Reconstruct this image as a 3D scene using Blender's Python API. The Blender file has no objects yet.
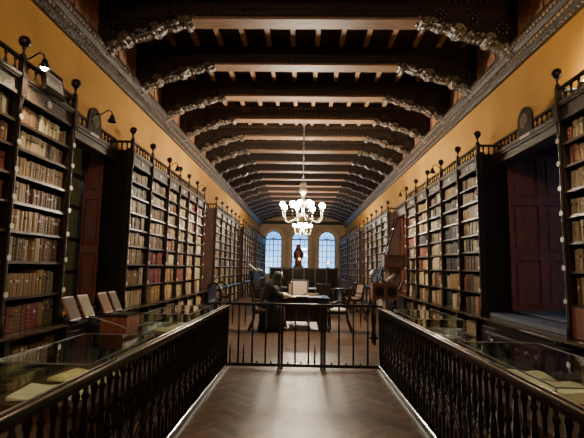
import bpy, math, random
from math import pi, sin, cos, radians
from mathutils import Vector, Matrix, Euler
random.seed(11)
SC = bpy.context.scene
COL = SC.collection
R = random.Random(5)

# ------------------------------------------------------------------ materials
def mat(name, col, rough=0.5, metal=0.0, noise=0.0, nscale=6.0, stretch=(1, 1, 1), bump=0.0, coat=0.0, emit=None, estr=0.0, spec=0.5):
    m = bpy.data.materials.new(name); m.use_nodes = True
    nt = m.node_tree; b = nt.nodes['Principled BSDF']
    b.inputs['Base Color'].default_value = (*col, 1)
    b.inputs['Roughness'].default_value = rough
    b.inputs['Metallic'].default_value = metal
    b.inputs['Coat Weight'].default_value = coat
    b.inputs['Specular IOR Level'].default_value = spec
    if emit:
        b.inputs['Emission Color'].default_value = (*emit, 1)
        b.inputs['Emission Strength'].default_value = estr
    if noise or bump:
        tc = nt.nodes.new('ShaderNodeTexCoord'); mp = nt.nodes.new('ShaderNodeMapping')
        mp.inputs['Scale'].default_value = stretch
        nz = nt.nodes.new('ShaderNodeTexNoise'); nz.inputs['Scale'].default_value = nscale
        nz.inputs['Detail'].default_value = 5
        nt.links.new(tc.outputs['Object'], mp.inputs['Vector']); nt.links.new(mp.outputs[0], nz.inputs['Vector'])
        if noise:
            cr = nt.nodes.new('ShaderNodeValToRGB')
            cr.color_ramp.elements[0].position = 0.3; cr.color_ramp.elements[1].position = 0.72
            cr.color_ramp.elements[0].color = (*[c * (1 - noise) for c in col], 1)
            cr.color_ramp.elements[1].color = (*[min(1, c * (1 + noise)) for c in col], 1)
            nt.links.new(nz.outputs[0], cr.inputs[0]); nt.links.new(cr.outputs[0], b.inputs['Base Color'])
        if bump:
            bp = nt.nodes.new('ShaderNodeBump'); bp.inputs['Strength'].default_value = bump; bp.inputs['Distance'].default_value = 0.02
            nt.links.new(nz.outputs[0], bp.inputs['Height']); nt.links.new(bp.outputs[0], b.inputs['Normal'])
    return m

def attr_mat(name, rough, kind, coat=0.0, var=0.25, nscale=30, spec=0.5):
    m = bpy.data.materials.new(name); m.use_nodes = True
    nt = m.node_tree; b = nt.nodes['Principled BSDF']
    if kind == 'attr':
        a = nt.nodes.new('ShaderNodeAttribute'); a.attribute_name = 'Col'; out = a.outputs['Color']
    else:
        a = nt.nodes.new('ShaderNodeObjectInfo'); out = a.outputs['Color']
    tc = nt.nodes.new('ShaderNodeTexCoord')
    nz = nt.nodes.new('ShaderNodeTexNoise'); nz.inputs['Scale'].default_value = nscale; nz.inputs['Detail'].default_value = 4
    nt.links.new(tc.outputs['Object'], nz.inputs['Vector'])
    mr = nt.nodes.new('ShaderNodeMapRange'); mr.inputs['From Min'].default_value = 0.3; mr.inputs['From Max'].default_value = 0.7
    mr.inputs['To Min'].default_value = 1 - var; mr.inputs['To Max'].default_value = 1 + var
    nt.links.new(nz.outputs[0], mr.inputs['Value'])
    mx = nt.nodes.new('ShaderNodeMix'); mx.data_type = 'RGBA'; mx.blend_type = 'MULTIPLY'; mx.inputs[0].default_value = 1
    nt.links.new(out, mx.inputs[6]); nt.links.new(mr.outputs[0], mx.inputs[7]); nt.links.new(mx.outputs[2], b.inputs['Base Color'])
    b.inputs['Roughness'].default_value = rough; b.inputs['Coat Weight'].default_value = coat; b.inputs['Coat Roughness'].default_value = 0.3
    b.inputs['Specular IOR Level'].default_value = spec
    return m

def glass_mat(name, tint=(0.9, 0.95, 0.93), gl=0.1):
    m = bpy.data.materials.new(name); m.use_nodes = True
    nt = m.node_tree; nt.nodes.clear()
    o = nt.nodes.new('ShaderNodeOutputMaterial'); t = nt.nodes.new('ShaderNodeBsdfTransparent'); g = nt.nodes.new('ShaderNodeBsdfGlossy')
    t.inputs[0].default_value = (*tint, 1); g.inputs['Roughness'].default_value = 0.04; g.inputs[0].default_value = (0.9, 0.95, 0.95, 1)
    f = nt.nodes.new('ShaderNodeFresnel'); f.inputs[0].default_value = 1.5
    a = nt.nodes.new('ShaderNodeMath'); a.operation = 'ADD'; a.inputs[1].default_value = gl * 0.3; a.use_clamp = True
    x = nt.nodes.new('ShaderNodeMixShader')
    nt.links.new(f.outputs[0], a.inputs[0])
    ge = nt.nodes.new('ShaderNodeNewGeometry'); inv = nt.nodes.new('ShaderNodeMath'); inv.operation = 'SUBTRACT'; inv.inputs[0].default_value = 1
    mu = nt.nodes.new('ShaderNodeMath'); mu.operation = 'MULTIPLY'
    nt.links.new(ge.outputs['Backfacing'], inv.inputs[1]); nt.links.new(a.outputs[0], mu.inputs[0]); nt.links.new(inv.outputs[0], mu.inputs[1])
    nt.links.new(mu.outputs[0], x.inputs[0])
    nt.links.new(t.outputs[0], x.inputs[1]); nt.links.new(g.outputs[0], x.inputs[2]); nt.links.new(x.outputs[0], o.inputs[0])
    return m

M = {}
M['dark'] = mat('dark_wood', (0.012, 0.008, 0.006), 0.34, noise=0.5, nscale=5, stretch=(1, 1, 6), spec=0.5)
M['case'] = mat('bookcase_wood', (0.018, 0.010, 0.007), 0.36, noise=0.45, nscale=6, stretch=(5, 5, 1))
M['edge'] = mat('lit_tone_shelf_edge', (0.048, 0.032, 0.021), 0.34, noise=0.4, nscale=10)  # lamplight on shelf front edges is put into this lighter tone
M['carve'] = mat('carved_frieze_wood', (0.055, 0.038, 0.024), 0.45, noise=0.6, nscale=30, bump=0.6)
M['maroon'] = mat('red_brown_wood', (0.20, 0.062, 0.036), 0.42, noise=0.35, nscale=4, stretch=(4, 4, 1))
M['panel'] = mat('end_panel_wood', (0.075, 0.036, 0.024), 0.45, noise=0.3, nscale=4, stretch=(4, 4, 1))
M['black'] = mat('black_enamel', (0.006, 0.006, 0.006), 0.16, noise=0.3, nscale=9, spec=0.6)
M['iron'] = mat('black_iron', (0.008, 0.008, 0.009), 0.3, noise=0.3, nscale=20)
M['tag'] = mat('white_enamel_tag', (0.62, 0.60, 0.55), 0.4, noise=0.1, nscale=40)
M['wall'] = mat('ochre_plaster', (0.54, 0.285, 0.055), 0.85, noise=0.16, nscale=1.2, bump=0.1)
M['backw'] = mat('pale_ochre_plaster', (0.62, 0.46, 0.30), 0.85, noise=0.12, nscale=1.5)
M['arch'] = mat('ochre_arch_surround', (0.80, 0.60, 0.36), 0.8, noise=0.12, nscale=3)
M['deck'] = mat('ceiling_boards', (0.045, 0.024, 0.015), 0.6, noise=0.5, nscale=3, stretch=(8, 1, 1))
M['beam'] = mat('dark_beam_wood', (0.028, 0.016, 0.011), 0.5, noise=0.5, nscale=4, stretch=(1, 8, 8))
M['soffit'] = mat('lit_tone_beam_soffit', (0.27, 0.155, 0.09), 0.5, noise=0.35, nscale=4, stretch=(1, 12, 12))  # chandelier light on the beam underside is put into this paler colour
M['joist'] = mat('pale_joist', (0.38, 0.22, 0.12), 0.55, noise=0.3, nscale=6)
M['corb'] = mat('corbel_wood', (0.018, 0.011, 0.008), 0.45, noise=0.5, nscale=14, bump=0.5)
M['scroll'] = mat('carved_scroll_wood', (0.15, 0.115, 0.085), 0.32, noise=0.8, nscale=12, bump=0.5)
M['bead'] = mat('carved_bead_wood', (0.22, 0.16, 0.11), 0.35, noise=0.75, nscale=9)
M['polish'] = mat('polished_dark_ledge', (0.045, 0.028, 0.018), 0.2, noise=0.3, nscale=8)
M['railglint'] = mat('rail_glint_metal', (0.62, 0.58, 0.52), 0.3, metal=0.9, noise=0.2, nscale=8)
M['casew'] = mat('brown_case_wood', (0.09, 0.042, 0.026), 0.4, noise=0.3, nscale=8)
M['shadepanel'] = mat('shade_toned_end_panel', (0.010, 0.007, 0.006), 0.6, noise=0.3, nscale=5, spec=0.2)
M['gold'] = mat('old_gilding', (0.32, 0.22, 0.10), 0.4, metal=0.4, noise=0.4, nscale=30)
M['frieze'] = mat('brown_plank_frieze', (0.42, 0.22, 0.12), 0.6, noise=0.45, nscale=5, stretch=(1, 3, 10))
M['cornice'] = mat('carved_cornice_wood', (0.022, 0.014, 0.010), 0.45, noise=0.7, nscale=26, bump=0.8)
M['brass'] = mat('aged_brass', (0.28, 0.24, 0.17), 0.32, metal=0.85, noise=0.2, nscale=12)
M['globe'] = mat('lit_glass_globe', (1, 0.95, 0.85), 0.3, emit=(1.0, 0.84, 0.62), estr=230)
M['fillglobe'] = mat('fill_light_globe', (1, 0.95, 0.85), 0.3, emit=(1.0, 0.84, 0.62), estr=72)
M['lampglow'] = mat('lit_lamp_opening', (1, 0.9, 0.7), 0.3, emit=(1.0, 0.80, 0.5), estr=40)
M['smallglow'] = mat('lit_amber_lamp', (1, 0.6, 0.3), 0.3, emit=(1.0, 0.5, 0.18), estr=3.5)
M['paper'] = mat('cream_paper', (0.86, 0.80, 0.58), 0.8, noise=0.12, nscale=9)
M['white'] = mat('white_paper', (0.72, 0.76, 0.80), 0.7, noise=0.08, nscale=9)
M['yel'] = mat('yellowed_drawing', (0.78, 0.66, 0.32), 0.8, noise=0.4, nscale=14)
M['beige'] = mat('beige_upholstery', (0.34, 0.25, 0.19), 0.8, noise=0.2, nscale=20)
M['pale'] = mat('pale_upholstery', (0.60, 0.56, 0.50), 0.7, noise=0.15, nscale=10)
M['grey'] = mat('grey_metal', (0.30, 0.33, 0.34), 0.35, metal=0.6, noise=0.1)
M['robe'] = mat('black_green_habit', (0.012, 0.020, 0.019), 0.75, noise=0.4, nscale=6, bump=0.3)
M['veil'] = mat('grey_green_veil', (0.030, 0.045, 0.042), 0.75, noise=0.35, nscale=8)
M['cuff'] = mat('cream_sleeve', (0.80, 0.72, 0.46), 0.75, noise=0.2, nscale=14)
M['skin'] = mat('skin', (0.42, 0.25, 0.17), 0.55, noise=0.1, nscale=10)
M['eye'] = mat('dark_eye', (0.01, 0.01, 0.01), 0.3)
M['navy'] = mat('navy_cloth', (0.012, 0.028, 0.050), 0.7, noise=0.3)
M['terra'] = mat('terracotta_paint', (0.22, 0.06, 0.035), 0.6, noise=0.4, nscale=12)
M['blueg'] = mat('daylit_sill_blue', (0.10, 0.13, 0.20), 0.7, noise=0.2, nscale=10)
M['signp'] = mat('grey_sign_panel', (0.60, 0.60, 0.55), 0.4, noise=0.15, nscale=40)
M['leather'] = attr_mat('old_book_leather', 0.55, 'attr')
M['leatherO'] = attr_mat('book_leather', 0.5, 'obj', var=0.35, nscale=40)
M['spineband'] = mat('gilt_spine_band', (0.40, 0.27, 0.11), 0.4, metal=0.3, noise=0.5, nscale=60)
M['pages'] = mat('book_page_edges', (0.42, 0.34, 0.21), 0.9, noise=0.25, nscale=60)
M['parquet'] = attr_mat('herringbone_parquet', 0.40, 'attr', coat=0.0, var=0.3, nscale=12, spec=0.26)
M['glass'] = glass_mat('clear_case_glass', (0.90, 0.93, 0.90), 0.10)
M['dimpane'] = glass_mat('sky_dimming_pane_glass', (0.22, 0.26, 0.30), 0.1)  # tint darkened to let less skylight in, as for dimmer outdoors
M['sidepane'] = glass_mat('blue_cutting_pane_glass', (0.30, 0.27, 0.24), 0.1)  # dark warm tint cuts the blue skylight entering this recess
M['pane'] = glass_mat('window_pane_glass', (0.78, 0.86, 0.95), 0.1)

# ------------------------------------------------------------------ helpers
def wloc(o):
    v = Vector((0, 0, 0))
    while o is not None:
        v += Vector(o.location); o = o.parent
    return v

class MB:
    """collects shapes given in world coordinates"""
    def __init__(s): s.v = []; s.f = []; s.mi = []; s.c = []; s.sm = []
    def add(s, vs, fs, mi=0, col=None, smooth=False):
        n = len(s.v); s.v += [tuple(v) for v in vs]
        for f in fs: s.f.append(tuple(i + n for i in f)); s.mi.append(mi); s.c.append(col); s.sm.append(smooth)
        return s
    def box(s, x0, x1, y0, y1, z0, z1, mi=0, col=None):
        if x0 > x1: x0, x1 = x1, x0
        if y0 > y1: y0, y1 = y1, y0
        if z0 > z1: z0, z1 = z1, z0
        return s.add([(x0, y0, z0), (x1, y0, z0), (x1, y1, z0), (x0, y1, z0), (x0, y0, z1), (x1, y0, z1), (x1, y1, z1), (x0, y1, z1)],
                     [(0, 3, 2, 1), (4, 5, 6, 7), (0, 1, 5, 4), (1, 2, 6, 5), (2, 3, 7, 6), (3, 0, 4, 7)], mi, col)
    def obox(s, c, half, mtx, mi=0, col=None):
        vs = []
        for z in (-1, 1):
            for (x, y) in ((-1, -1), (1, -1), (1, 1), (-1, 1)):
                vs.append(Vector(c) + mtx @ Vector((x * half[0], y * half[1], z * half[2])))
        return s.add(vs, [(0, 3, 2, 1), (4, 5, 6, 7), (0, 1, 5, 4), (1, 2, 6, 5), (2, 3, 7, 6), (3, 0, 4, 7)], mi, col)
    def bar(s, a, b, w, h=None, mi=0):
        a = Vector(a); b = Vector(b); d = b - a; h = h or w
        q = d.to_track_quat('Z', 'Y').to_matrix()
        return s.obox((a + b) / 2, (w / 2, h / 2, d.length / 2), q, mi)
    def lathe(s, x, y, prof, n=10, mi=0, axis='z', smooth=True, z=0.0):
        """prof = [(r, h)]"""
        vs = []; fs = []
        for (r, h) in prof:
            for k in range(n):
                a = 2 * pi * k / n
                if axis == 'z': vs.append((x + r * cos(a), y + r * sin(a), z + h))
                elif axis == 'x': vs.append((x + h, y + r * cos(a), z + r * sin(a)))
                else: vs.append((x + r * cos(a), y + h, z + r * sin(a)))
        m = len(prof)
        for i in range(m - 1):
            for k in range(n):
                k2 = (k + 1) % n
                q = (i * n + k, i * n + k2, (i + 1) * n + k2, (i + 1) * n + k)
                fs.append(q if axis != 'y' else q[::-1])
        fs.append(tuple(range(n))[::-1]); fs.append(tuple((m - 1) * n + k for k in range(n)))
        return s.add(vs, fs, mi, None, smooth)
    def ball(s, x, y, z, r, n=10, mi=0, sx=1, sy=1, sz=1):
        vs = []; fs = []; m = max(4, n // 2)
        for i in range(m + 1):
            t = pi * i / m
            for k in range(n):
                a = 2 * pi * k / n
                vs.append((x + sx * r * sin(t) * cos(a), y + sy * r * sin(t) * sin(a), z - sz * r * cos(t)))
        for i in range(m):
            for k in range(n):
                k2 = (k + 1) % n
                fs.append((i * n + k, i * n + k2, (i + 1) * n + k2, (i + 1) * n + k))
        return s.add(vs, fs, mi, None, True)
    def tube(s, pts, r, n=6, mi=0):
        pts = [Vector(p) for p in pts]; rs = r if isinstance(r, (list, tuple)) else [r] * len(pts)
        vs = []; fs = []; up = Vector((0, 0, 1))
        for i, p in enumerate(pts):
            d = (pts[min(i + 1, len(pts) - 1)] - pts[max(i - 1, 0)]).normalized()
            u = d.cross(up)
            if u.length < 1e-3: u = d.cross(Vector((0, 1, 0)))
            u.normalize(); w = u.cross(d)
            for k in range(n):
                a = 2 * pi * k / n; vs.append(p + (u * cos(a) + w * sin(a)) * rs[i])
        for i in range(len(pts) - 1):
            for k in range(n):
                k2 = (k + 1) % n; fs.append((i * n + k, (i + 1) * n + k, (i + 1) * n + k2, i * n + k2))
        fs.append(tuple(range(n))); fs.append(tuple((len(pts) - 1) * n + k for k in range(n))[::-1])
        return s.add(vs, fs, mi, None, True)
    def exy(s, prof, y0, y1, mi=0, smooth=False):
        """extrude an (x,z) polygon along y"""
        n = len(prof); vs = [(x, y0, z) for x, z in prof] + [(x, y1, z) for x, z in prof]
        fs = [(i, (i + 1) % n, n + (i + 1) % n, n + i) for i in range(n)]
        fs += [tuple(range(n))[::-1], tuple(range(n, 2 * n))]
        return s.add(vs, fs, mi, None, smooth)
    def exx(s, prof, x0, x1, mi=0):
        n = len(prof); vs = [(x0, y, z) for y, z in prof] + [(x1, y, z) for y, z in prof]
        fs = [(i, (i + 1) % n, n + (i + 1) % n, n + i) for i in range(n)]
        fs += [tuple(range(n))[::-1], tuple(range(n, 2 * n))]
        return s.add(vs, fs, mi)
    def exz(s, prof, z0, z1, mi=0):
        n = len(prof); vs = [(x, y, z0) for x, y in prof] + [(x, y, z1) for x, y in prof]
        fs = [(i, (i + 1) % n, n + (i + 1) % n, n + i) for i in range(n)]
        fs += [tuple(range(n))[::-1], tuple(range(n, 2 * n))]
        return s.add(vs, fs, mi)
    def build(s, name, mats, parent=None, fixn=True, **props):
        me = bpy.data.meshes.new(name)
        off = wloc(parent) if parent is not None else Vector((0, 0, 0))
        me.from_pydata([(v[0] - off.x, v[1] - off.y, v[2] - off.z) for v in s.v], [], s.f)
        for m in (mats if isinstance(mats, (list, tuple)) else [mats]): me.materials.append(m)
        me.polygons.foreach_set('material_index', s.mi); me.polygons.foreach_set('use_smooth', s.sm)
        if any(c is not None for c in s.c):
            ca = me.color_attributes.new('Col', 'FLOAT_COLOR', 'CORNER'); buf = []
            for f, c in zip(s.f, s.c): buf += [*(c or (0.1, 0.1, 0.1)), 1.0] * len(f)
            ca.data.foreach_set('color', buf)
        if fixn:
            import bmesh
            bm = bmesh.new(); bm.from_mesh(me); bmesh.ops.recalc_face_normals(bm, faces=bm.faces); bm.to_mesh(me); bm.free()
        me.update()
        o = bpy.data.objects.new(name, me); COL.objects.link(o)
        if parent is not None: o.parent = parent
        for k, v in props.items(): o[k] = v
        return o

def thing(name, label, cat, loc=(0, 0, 0), group=None):
    o = bpy.data.objects.new(name, None); COL.objects.link(o); o.location = loc
    o.empty_display_size = 0.1; o['label'] = label; o['category'] = cat
    if group: o['group'] = group
    return o
def tagp(o, label, cat, group=None):
    o['label'] = label; o['category'] = cat
    if group: o['group'] = group
    return o
def struct(name, mb, m, parent=None):
    o = mb.build(name, m, parent)
    if parent is None: o['kind'] = 'structure'
    return o
def copy_tree(o, parent=None):
    c = o.copy(); COL.objects.link(c)
    if parent is not None: c.parent = parent
    for ch in list(o.children): copy_tree(ch, c)
    return c

# ------------------------------------------------------------------ camera
F = 440.0
cam_d = bpy.data.cameras.new('camera'); cam = bpy.data.objects.new('camera', cam_d); COL.objects.link(cam)
cam_d.sensor_width = 36; cam_d.lens = F / 584 * 36; cam_d.clip_start = 0.05; cam_d.clip_end = 200
VPX, VPY, ROLL = 302.0, 268.0, 0.0150
# direction of world +Y in camera coordinates
yv = Vector(((VPX - 292) / F, -(VPY - 219) / F, -1)).normalized()
upc = Vector((sin(ROLL), cos(ROLL), 0)); upc = (upc - yv * upc.dot(yv)).normalized()
xv = yv.cross(upc)
# world axes expressed in camera space are xv, yv, upc -> camera-to-world rows
Rm = Matrix((xv, yv, upc))
cam.matrix_world = Matrix.Translation((0, 0, 1.5)) @ Rm.to_4x4()
SC.camera = cam

# ------------------------------------------------------------------ room
XW, XB = 3.35, 2.90          # wall plane, bookcase front plane
YB, YN = 34.5, -2.5          # back wall, wall behind the camera
ZB, ZD = 5.42, 5.86          # beam underside, deck
XO = 4.45                    # outer wall plane
SILL, LINT = 0.86, 3.42
REC = {-1: [(5.32, 7.14), (12.75, 14.45), (19.9, 21.3), (26.3, 27.7)], 1: [(4.95, 7.16), (12.3, 14.85), (20.9, 22.3), (27.2, 28.6)]}

# floor: herringbone planks with one colour each
fl = MB()
W, k = 0.075, 5
c45 = cos(pi / 4)
def rot(u, v): return ((u - v) * c45 * W, (u + v) * c45 * W)
def plank(u0, v0, u1, v1):
    g = 0.02
    pts = [rot(u0 + g, v0 + g), rot(u1 - g, v0 + g), rot(u1 - g, v1 - g), rot(u0 + g, v1 - g)]
    cx = sum(p[0] for p in pts) / 4; cy = sum(p[1] for p in pts) / 4
    if abs(cx) > XO or cy < YN or cy > YB: return
    t = R.random(); b = 0.38 + 1.15 * R.random()
    col = (0.100 * b, (0.050 + 0.008 * t) * b, (0.027 + 0.006 * t) * b)
    fl.add([(p[0], p[1], 0.0) for p in pts], [(0, 1, 2, 3)], 0, col)
for b in range(-30, 31):
    for a in range(-110, 560):
        u, v = a + b * k, a - b * k
        x, y = rot(u, v)
        if abs(x) > XO + 1 or y < YN - 1 or y > YB + 1: continue
        plank(u, v, u + k, v + 1); plank(u, v + 1, u + 1, v + 1 + k)
flo = fl.build('floor', M['parquet'], fixn=False, kind='structure')
sub = MB().box(-XO - .1, XO + .1, YN - .1, YB + .1, -0.12, -0.004)
struct('floor_base', sub, M['dark'])

# ceiling deck
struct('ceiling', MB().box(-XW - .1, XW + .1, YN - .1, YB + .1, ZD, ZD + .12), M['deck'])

def side_wall(s):
    mb = MB(); y = YN - .1
    for (a, b) in REC[s]:
        mb.box(s * XW, s * (XO + .1), y, a, 0, ZD)
        mb.box(s * XW, s * (XO + .1), a, b, 0, SILL - .02)
        mb.box(s * XW, s * (XO + .1), a, b, LINT, ZD)
        y = b
    mb.box(s * XW, s * (XO + .1), y, YB + .1, 0, ZD)
    return struct('wall_left' if s < 0 else 'wall_right', mb, M['wall'])
for s in (-1, 1): side_wall(s)

# plank frieze and carved cornice above the ochre band
tn = [0]
def trim_name(): tn[0] += 1; return 'trim_%d' % tn[0]
for s in (-1, 1):
    mb = MB().box(s * (XW - .03), s * XW, YN, YB, 4.98, ZD)
    yy = YN
    while yy < YB:
        mb.box(s * (XW - .045), s * (XW - .028), yy, yy + .03, 5.0, ZD); yy += 0.38
    struct(trim_name(), mb, M['frieze'])
    pr = [(s * XW, 4.68), (s * (XW - .05), 4.68), (s * (XW - .07), 4.74), (s * (XW - .10), 4.76), (s * (XW - .12), 4.84), (s * (XW - .17), 4.88), (s * (XW - .19), 4.97), (s * (XW - .19), 5.0), (s * XW, 5.0)]
    co = MB().exy(pr, YN, YB)
    ln = MB(); yy = 2.5; i = 0
    while yy < YB:       # leaf and bead carving along the mouldings
        st = 0.085 if yy < 18 else 0.17
        x = s * (XW - .105)
        ln.ball(x - s * .01, yy, 4.80, .034, 6, 0, .7, 1, 1.1)
        ln.ball(x - s * .068, yy + st / 2, 4.935, .036, 6, 0, .7, 1, 1.0)
        ln.ball(s * (XW - .055), yy + st * .25, 4.705, .018, 5)
        yy += st
    t = struct(trim_name(), co, M['cornice'])
    ln.build('carved_beading', M['bead'], t)

# beams with corbels and joists
BY = [6.58 + 1.58 * i for i in range(-5, 19)]
JS = 0.466
def corbel_profile(s):
    p = [(1.5, ZD - .02), (1.5, ZB), (1.80, ZB), (1.86, ZB - .05), (2.02, ZB - .04), (2.16, ZB - .10), (2.28, ZB - .10), (2.36, ZB - .17), (2.44, ZB - .22), (2.52, ZB - .21), (2.68, ZB - .27),
         (2.82, ZB - .30), (2.90, ZB - .38), (3.02, ZB - .40), (3.12, ZB - .46), (3.20, ZB - .54), (3.30, ZB - .60), (XW, ZB - .60), (XW, ZD - .02)]
    return [(s * x, z) for x, z in p]
BW = 0.27
for bi, y in enumerate(BY):
    if y > YB - .3: continue
    near = y < 16
    root = bpy.data.objects.new(trim_name(), None); COL.objects.link(root); root.location = (0, y, ZB); root['kind'] = 'structure'
    b = MB().box(-XW, XW, y, y + BW, ZB + .02, ZD)
    b.box(-XW, XW, y - .035, y, ZD - .12, ZD); b.box(-XW, XW, y - .02, y, ZB + .15, ZB + .19)
    b.box(-XW, XW, y + BW, y + BW + .035, ZD - .10, ZD)
    b.build('beam', M['beam'], root)
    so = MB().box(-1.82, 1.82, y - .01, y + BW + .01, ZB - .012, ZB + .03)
    so.build('lit_tone_soffit', M['soffit'], root)
    if near:
        dn = MB(); x = -1.78
        while x < 1.8: dn.box(x, x + .05, y - .03, y, ZB + .05, ZB + .10); x += .10
        x = -3.2
        while x < 3.2: dn.box(x, x + .05, y - .05, y - .02, ZD - .17, ZD - .12); x += .10
        dn.build('dentil_row', M['edge'], root)
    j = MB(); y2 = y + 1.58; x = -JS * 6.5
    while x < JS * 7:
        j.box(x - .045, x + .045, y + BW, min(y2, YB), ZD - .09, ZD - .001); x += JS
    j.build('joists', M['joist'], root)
    for s in (-1, 1):
        c = MB().exy(corbel_profile(s), y + .01, y + BW - .01)
        co = c.build('corbel', M['corb'], root)
        cv = MB(); pts = []
        prof = corbel_profile(1)[2:-2]
        # points along the stepped lower edge
        seg = []
        for a, b_ in zip(prof[:-1], prof[1:]):
            L = math.hypot(b_[0] - a[0], b_[1] - a[1]); n = max(1, int(L / .05))
            for q in range(n): seg.append((a[0] + (b_[0] - a[0]) * q / n, a[1] + (b_[1] - a[1]) * q / n))
        if y > 3:
            for q, (px, pz) in enumerate(seg[::1 if near else 2]):
                rr = R.uniform(.024, .046)
                jx = R.uniform(-.02, .02); jz = R.uniform(-.03, .035)
                cv.ball(s * (px + jx), y - .01, pz + .02 + jz, rr, 6 if near else 5, 0, 1.1, .8, R.uniform(.6, 1.2))
                if near: cv.ball(s * (px + jx), y + BW * .5, pz + .0 + jz * .4, rr, 6, 0, 1, 2.2, .8)
            if near:
                def volute(cx, cz, r0, turns=1.6, d=1):
                    pp = []
                    for q in range(15):
                        t = q / 14; a = d * t * turns * 2 * pi; r = r0 * (1 - .8 * t)
                        pp.append((s * (cx + r * cos(a)), y - .015, cz + r * sin(a)))
                    cv.tube(pp, .017, 5)
                for (cx, cz, r0) in ((1.90, ZB - .03, .075), (2.40, ZB - .15, .085), (2.88, ZB - .30, .085), (3.24, ZB - .48, .07)):
                    volute(cx, cz, r0)
                    cv.lathe(s * cx, 0, [(.05, y - .02), (.05, y + BW + .0)], 8, 0, 'y', True, cz - .01)
            cv.build('scroll_carving', M['scroll'], co)
        if near and y > 3:      # rosette panels on the corbel face
            rp = MB()
            for (cx, cz, r0) in ((2.12, ZB + .10, .13), (2.62, ZB + .02, .13), (3.08, ZB - .14, .13)):
                for q in range(8):
                    a = q * pi / 4; rp.ball(s * (cx + .085 * cos(a)), y - .005, cz + .085 * sin(a), .036, 6, 0, 1, .7, 1)
                rp.ball(s * cx, y - .01, cz, .04, 6, 0, 1, .8, 1)
            rp.build('rosettes', M['case'], co)

# ------------------------------------------------------------------ back wall with three arched windows
bx = 2.10
WIN = [(-2.27, 0.66), (-0.18, 0.66), (1.93, 0.66)]; WZ0, WSP = 1.05, 3.72
def arch_pts(cx, r, z0, zs, n=14):
    return [(cx - r, z0)] + [(cx - r * cos(pi * i / n), zs + r * sin(pi * i / n)) for i in range(n + 1)] + [(cx + r, z0)]
mb = MB()
edges = [-XW - .1] + [e for c, r in WIN for e in (c - r, c + r)] + [XW + .1]
for i in range(0, len(edges), 2): mb.box(edges[i], edges[i + 1], YB, YB + .35, 0, ZD)
for c, r in WIN:
    mb.box(c - r, c + r, YB, YB + .35, 0, WZ0)
    n = 14
    for i in range(n):      # spandrels above the arch
        a0, a1 = pi * i / n, pi * (i + 1) / n
        x0, x1 = c - r * cos(a0), c - r * cos(a1); z0, z1 = WSP + r * sin(a0), WSP + r * sin(a1)
        mb.exy([(x0, z0), (x1, z1), (x1, ZD), (x0, ZD)], YB, YB + .35)
struct('wall_back', mb, M['backw'])
for wi, (c, r) in enumerate(WIN):
    root = bpy.data.objects.new('window_%d' % (wi + 1), None); COL.objects.link(root); root.location = (c, YB, WZ0); root['kind'] = 'structure'
    # ochre surround
    s_ = MB(); n = 16; ro = r + .24
    for i in range(n):
        a0, a1 = pi * i / n, pi * (i + 1) / n
        s_.exy([(c - r * cos(a0), WSP + r * sin(a0)), (c - r * cos(a1), WSP + r * sin(a1)), (c - ro * cos(a1), WSP + ro * sin(a1)), (c - ro * cos(a0), WSP + ro * sin(a0))], YB - .10, YB)
    s_.box(c - ro, c - r, YB - .10, YB, WZ0 - .1, WSP); s_.box(c + r, c + ro, YB - .10, YB, WZ0 - .1, WSP)
    s_.box(c - ro - .06, c - r + .02, YB - .14, YB, WSP - .08, WSP + .04); s_.box(c + r - .02, c + ro + .06, YB - .14, YB, WSP - .08, WSP + .04)
    s_.build('window_surround', M['arch'], root)
    fr = MB(); yy0, yy1 = YB + .16, YB + .22
    n = 16
    for i in range(n):
        a0, a1 = pi * i / n, pi * (i + 1) / n; ri = r - .06
        fr.exy([(c - ri * cos(a0), WSP + ri * sin(a0)), (c - ri * cos(a1), WSP + ri * sin(a1)), (c - r * cos(a1), WSP + r * sin(a1)), (c - r * cos(a0), WSP + r * sin(a0))], yy0, yy1)
    fr.box(c - r, c - r + .06, yy0, yy1, WZ0, WSP); fr.box(c + r - .06, c + r, yy0, yy1, WZ0, WSP)
    fr.box(c - r, c + r, yy0, yy1, WSP - .05, WSP + .05); fr.box(c - .035, c + .035, yy0, yy1, WZ0, WSP)
    for q in (-.5, .5): fr.box(c + q * r - .02, c + q * r + .02, yy0, yy1, WZ0, WSP)
    for q in range(1, 6): fr.box(c - r, c + r, yy0, yy1, WZ0 + (WSP - WZ0) * q / 6 - .022, WZ0 + (WSP - WZ0) * q / 6 + .022)
    for q in range(1, 6):
        a = pi * q / 6; fr.bar((c, (yy0 + yy1) / 2, WSP), (c - (r - .03) * cos(a), (yy0 + yy1) / 2, WSP + (r - .03) * sin(a)), .035)
    fr.bar((c - .2, yy0 + .02, WSP), (c - .2, yy0 + .02, WSP + .02), .03)
    fr.build('window_frame', M['dark'], root)
    MB().exy(arch_pts(c, r, WZ0, WSP), YB + .185, YB + .195).build('window_pane', M['pane'], root)
struct('wall_front', MB().box(-XO, XO, YN - .2, YN, 0, ZD), M['wall'])
struct(trim_name(), MB().box(-XW, XW, YB - .10, YB, 4.98, 5.16).box(-XW, XW, YB - .05, YB, 4.9, 4.98), M['cornice'])

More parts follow.
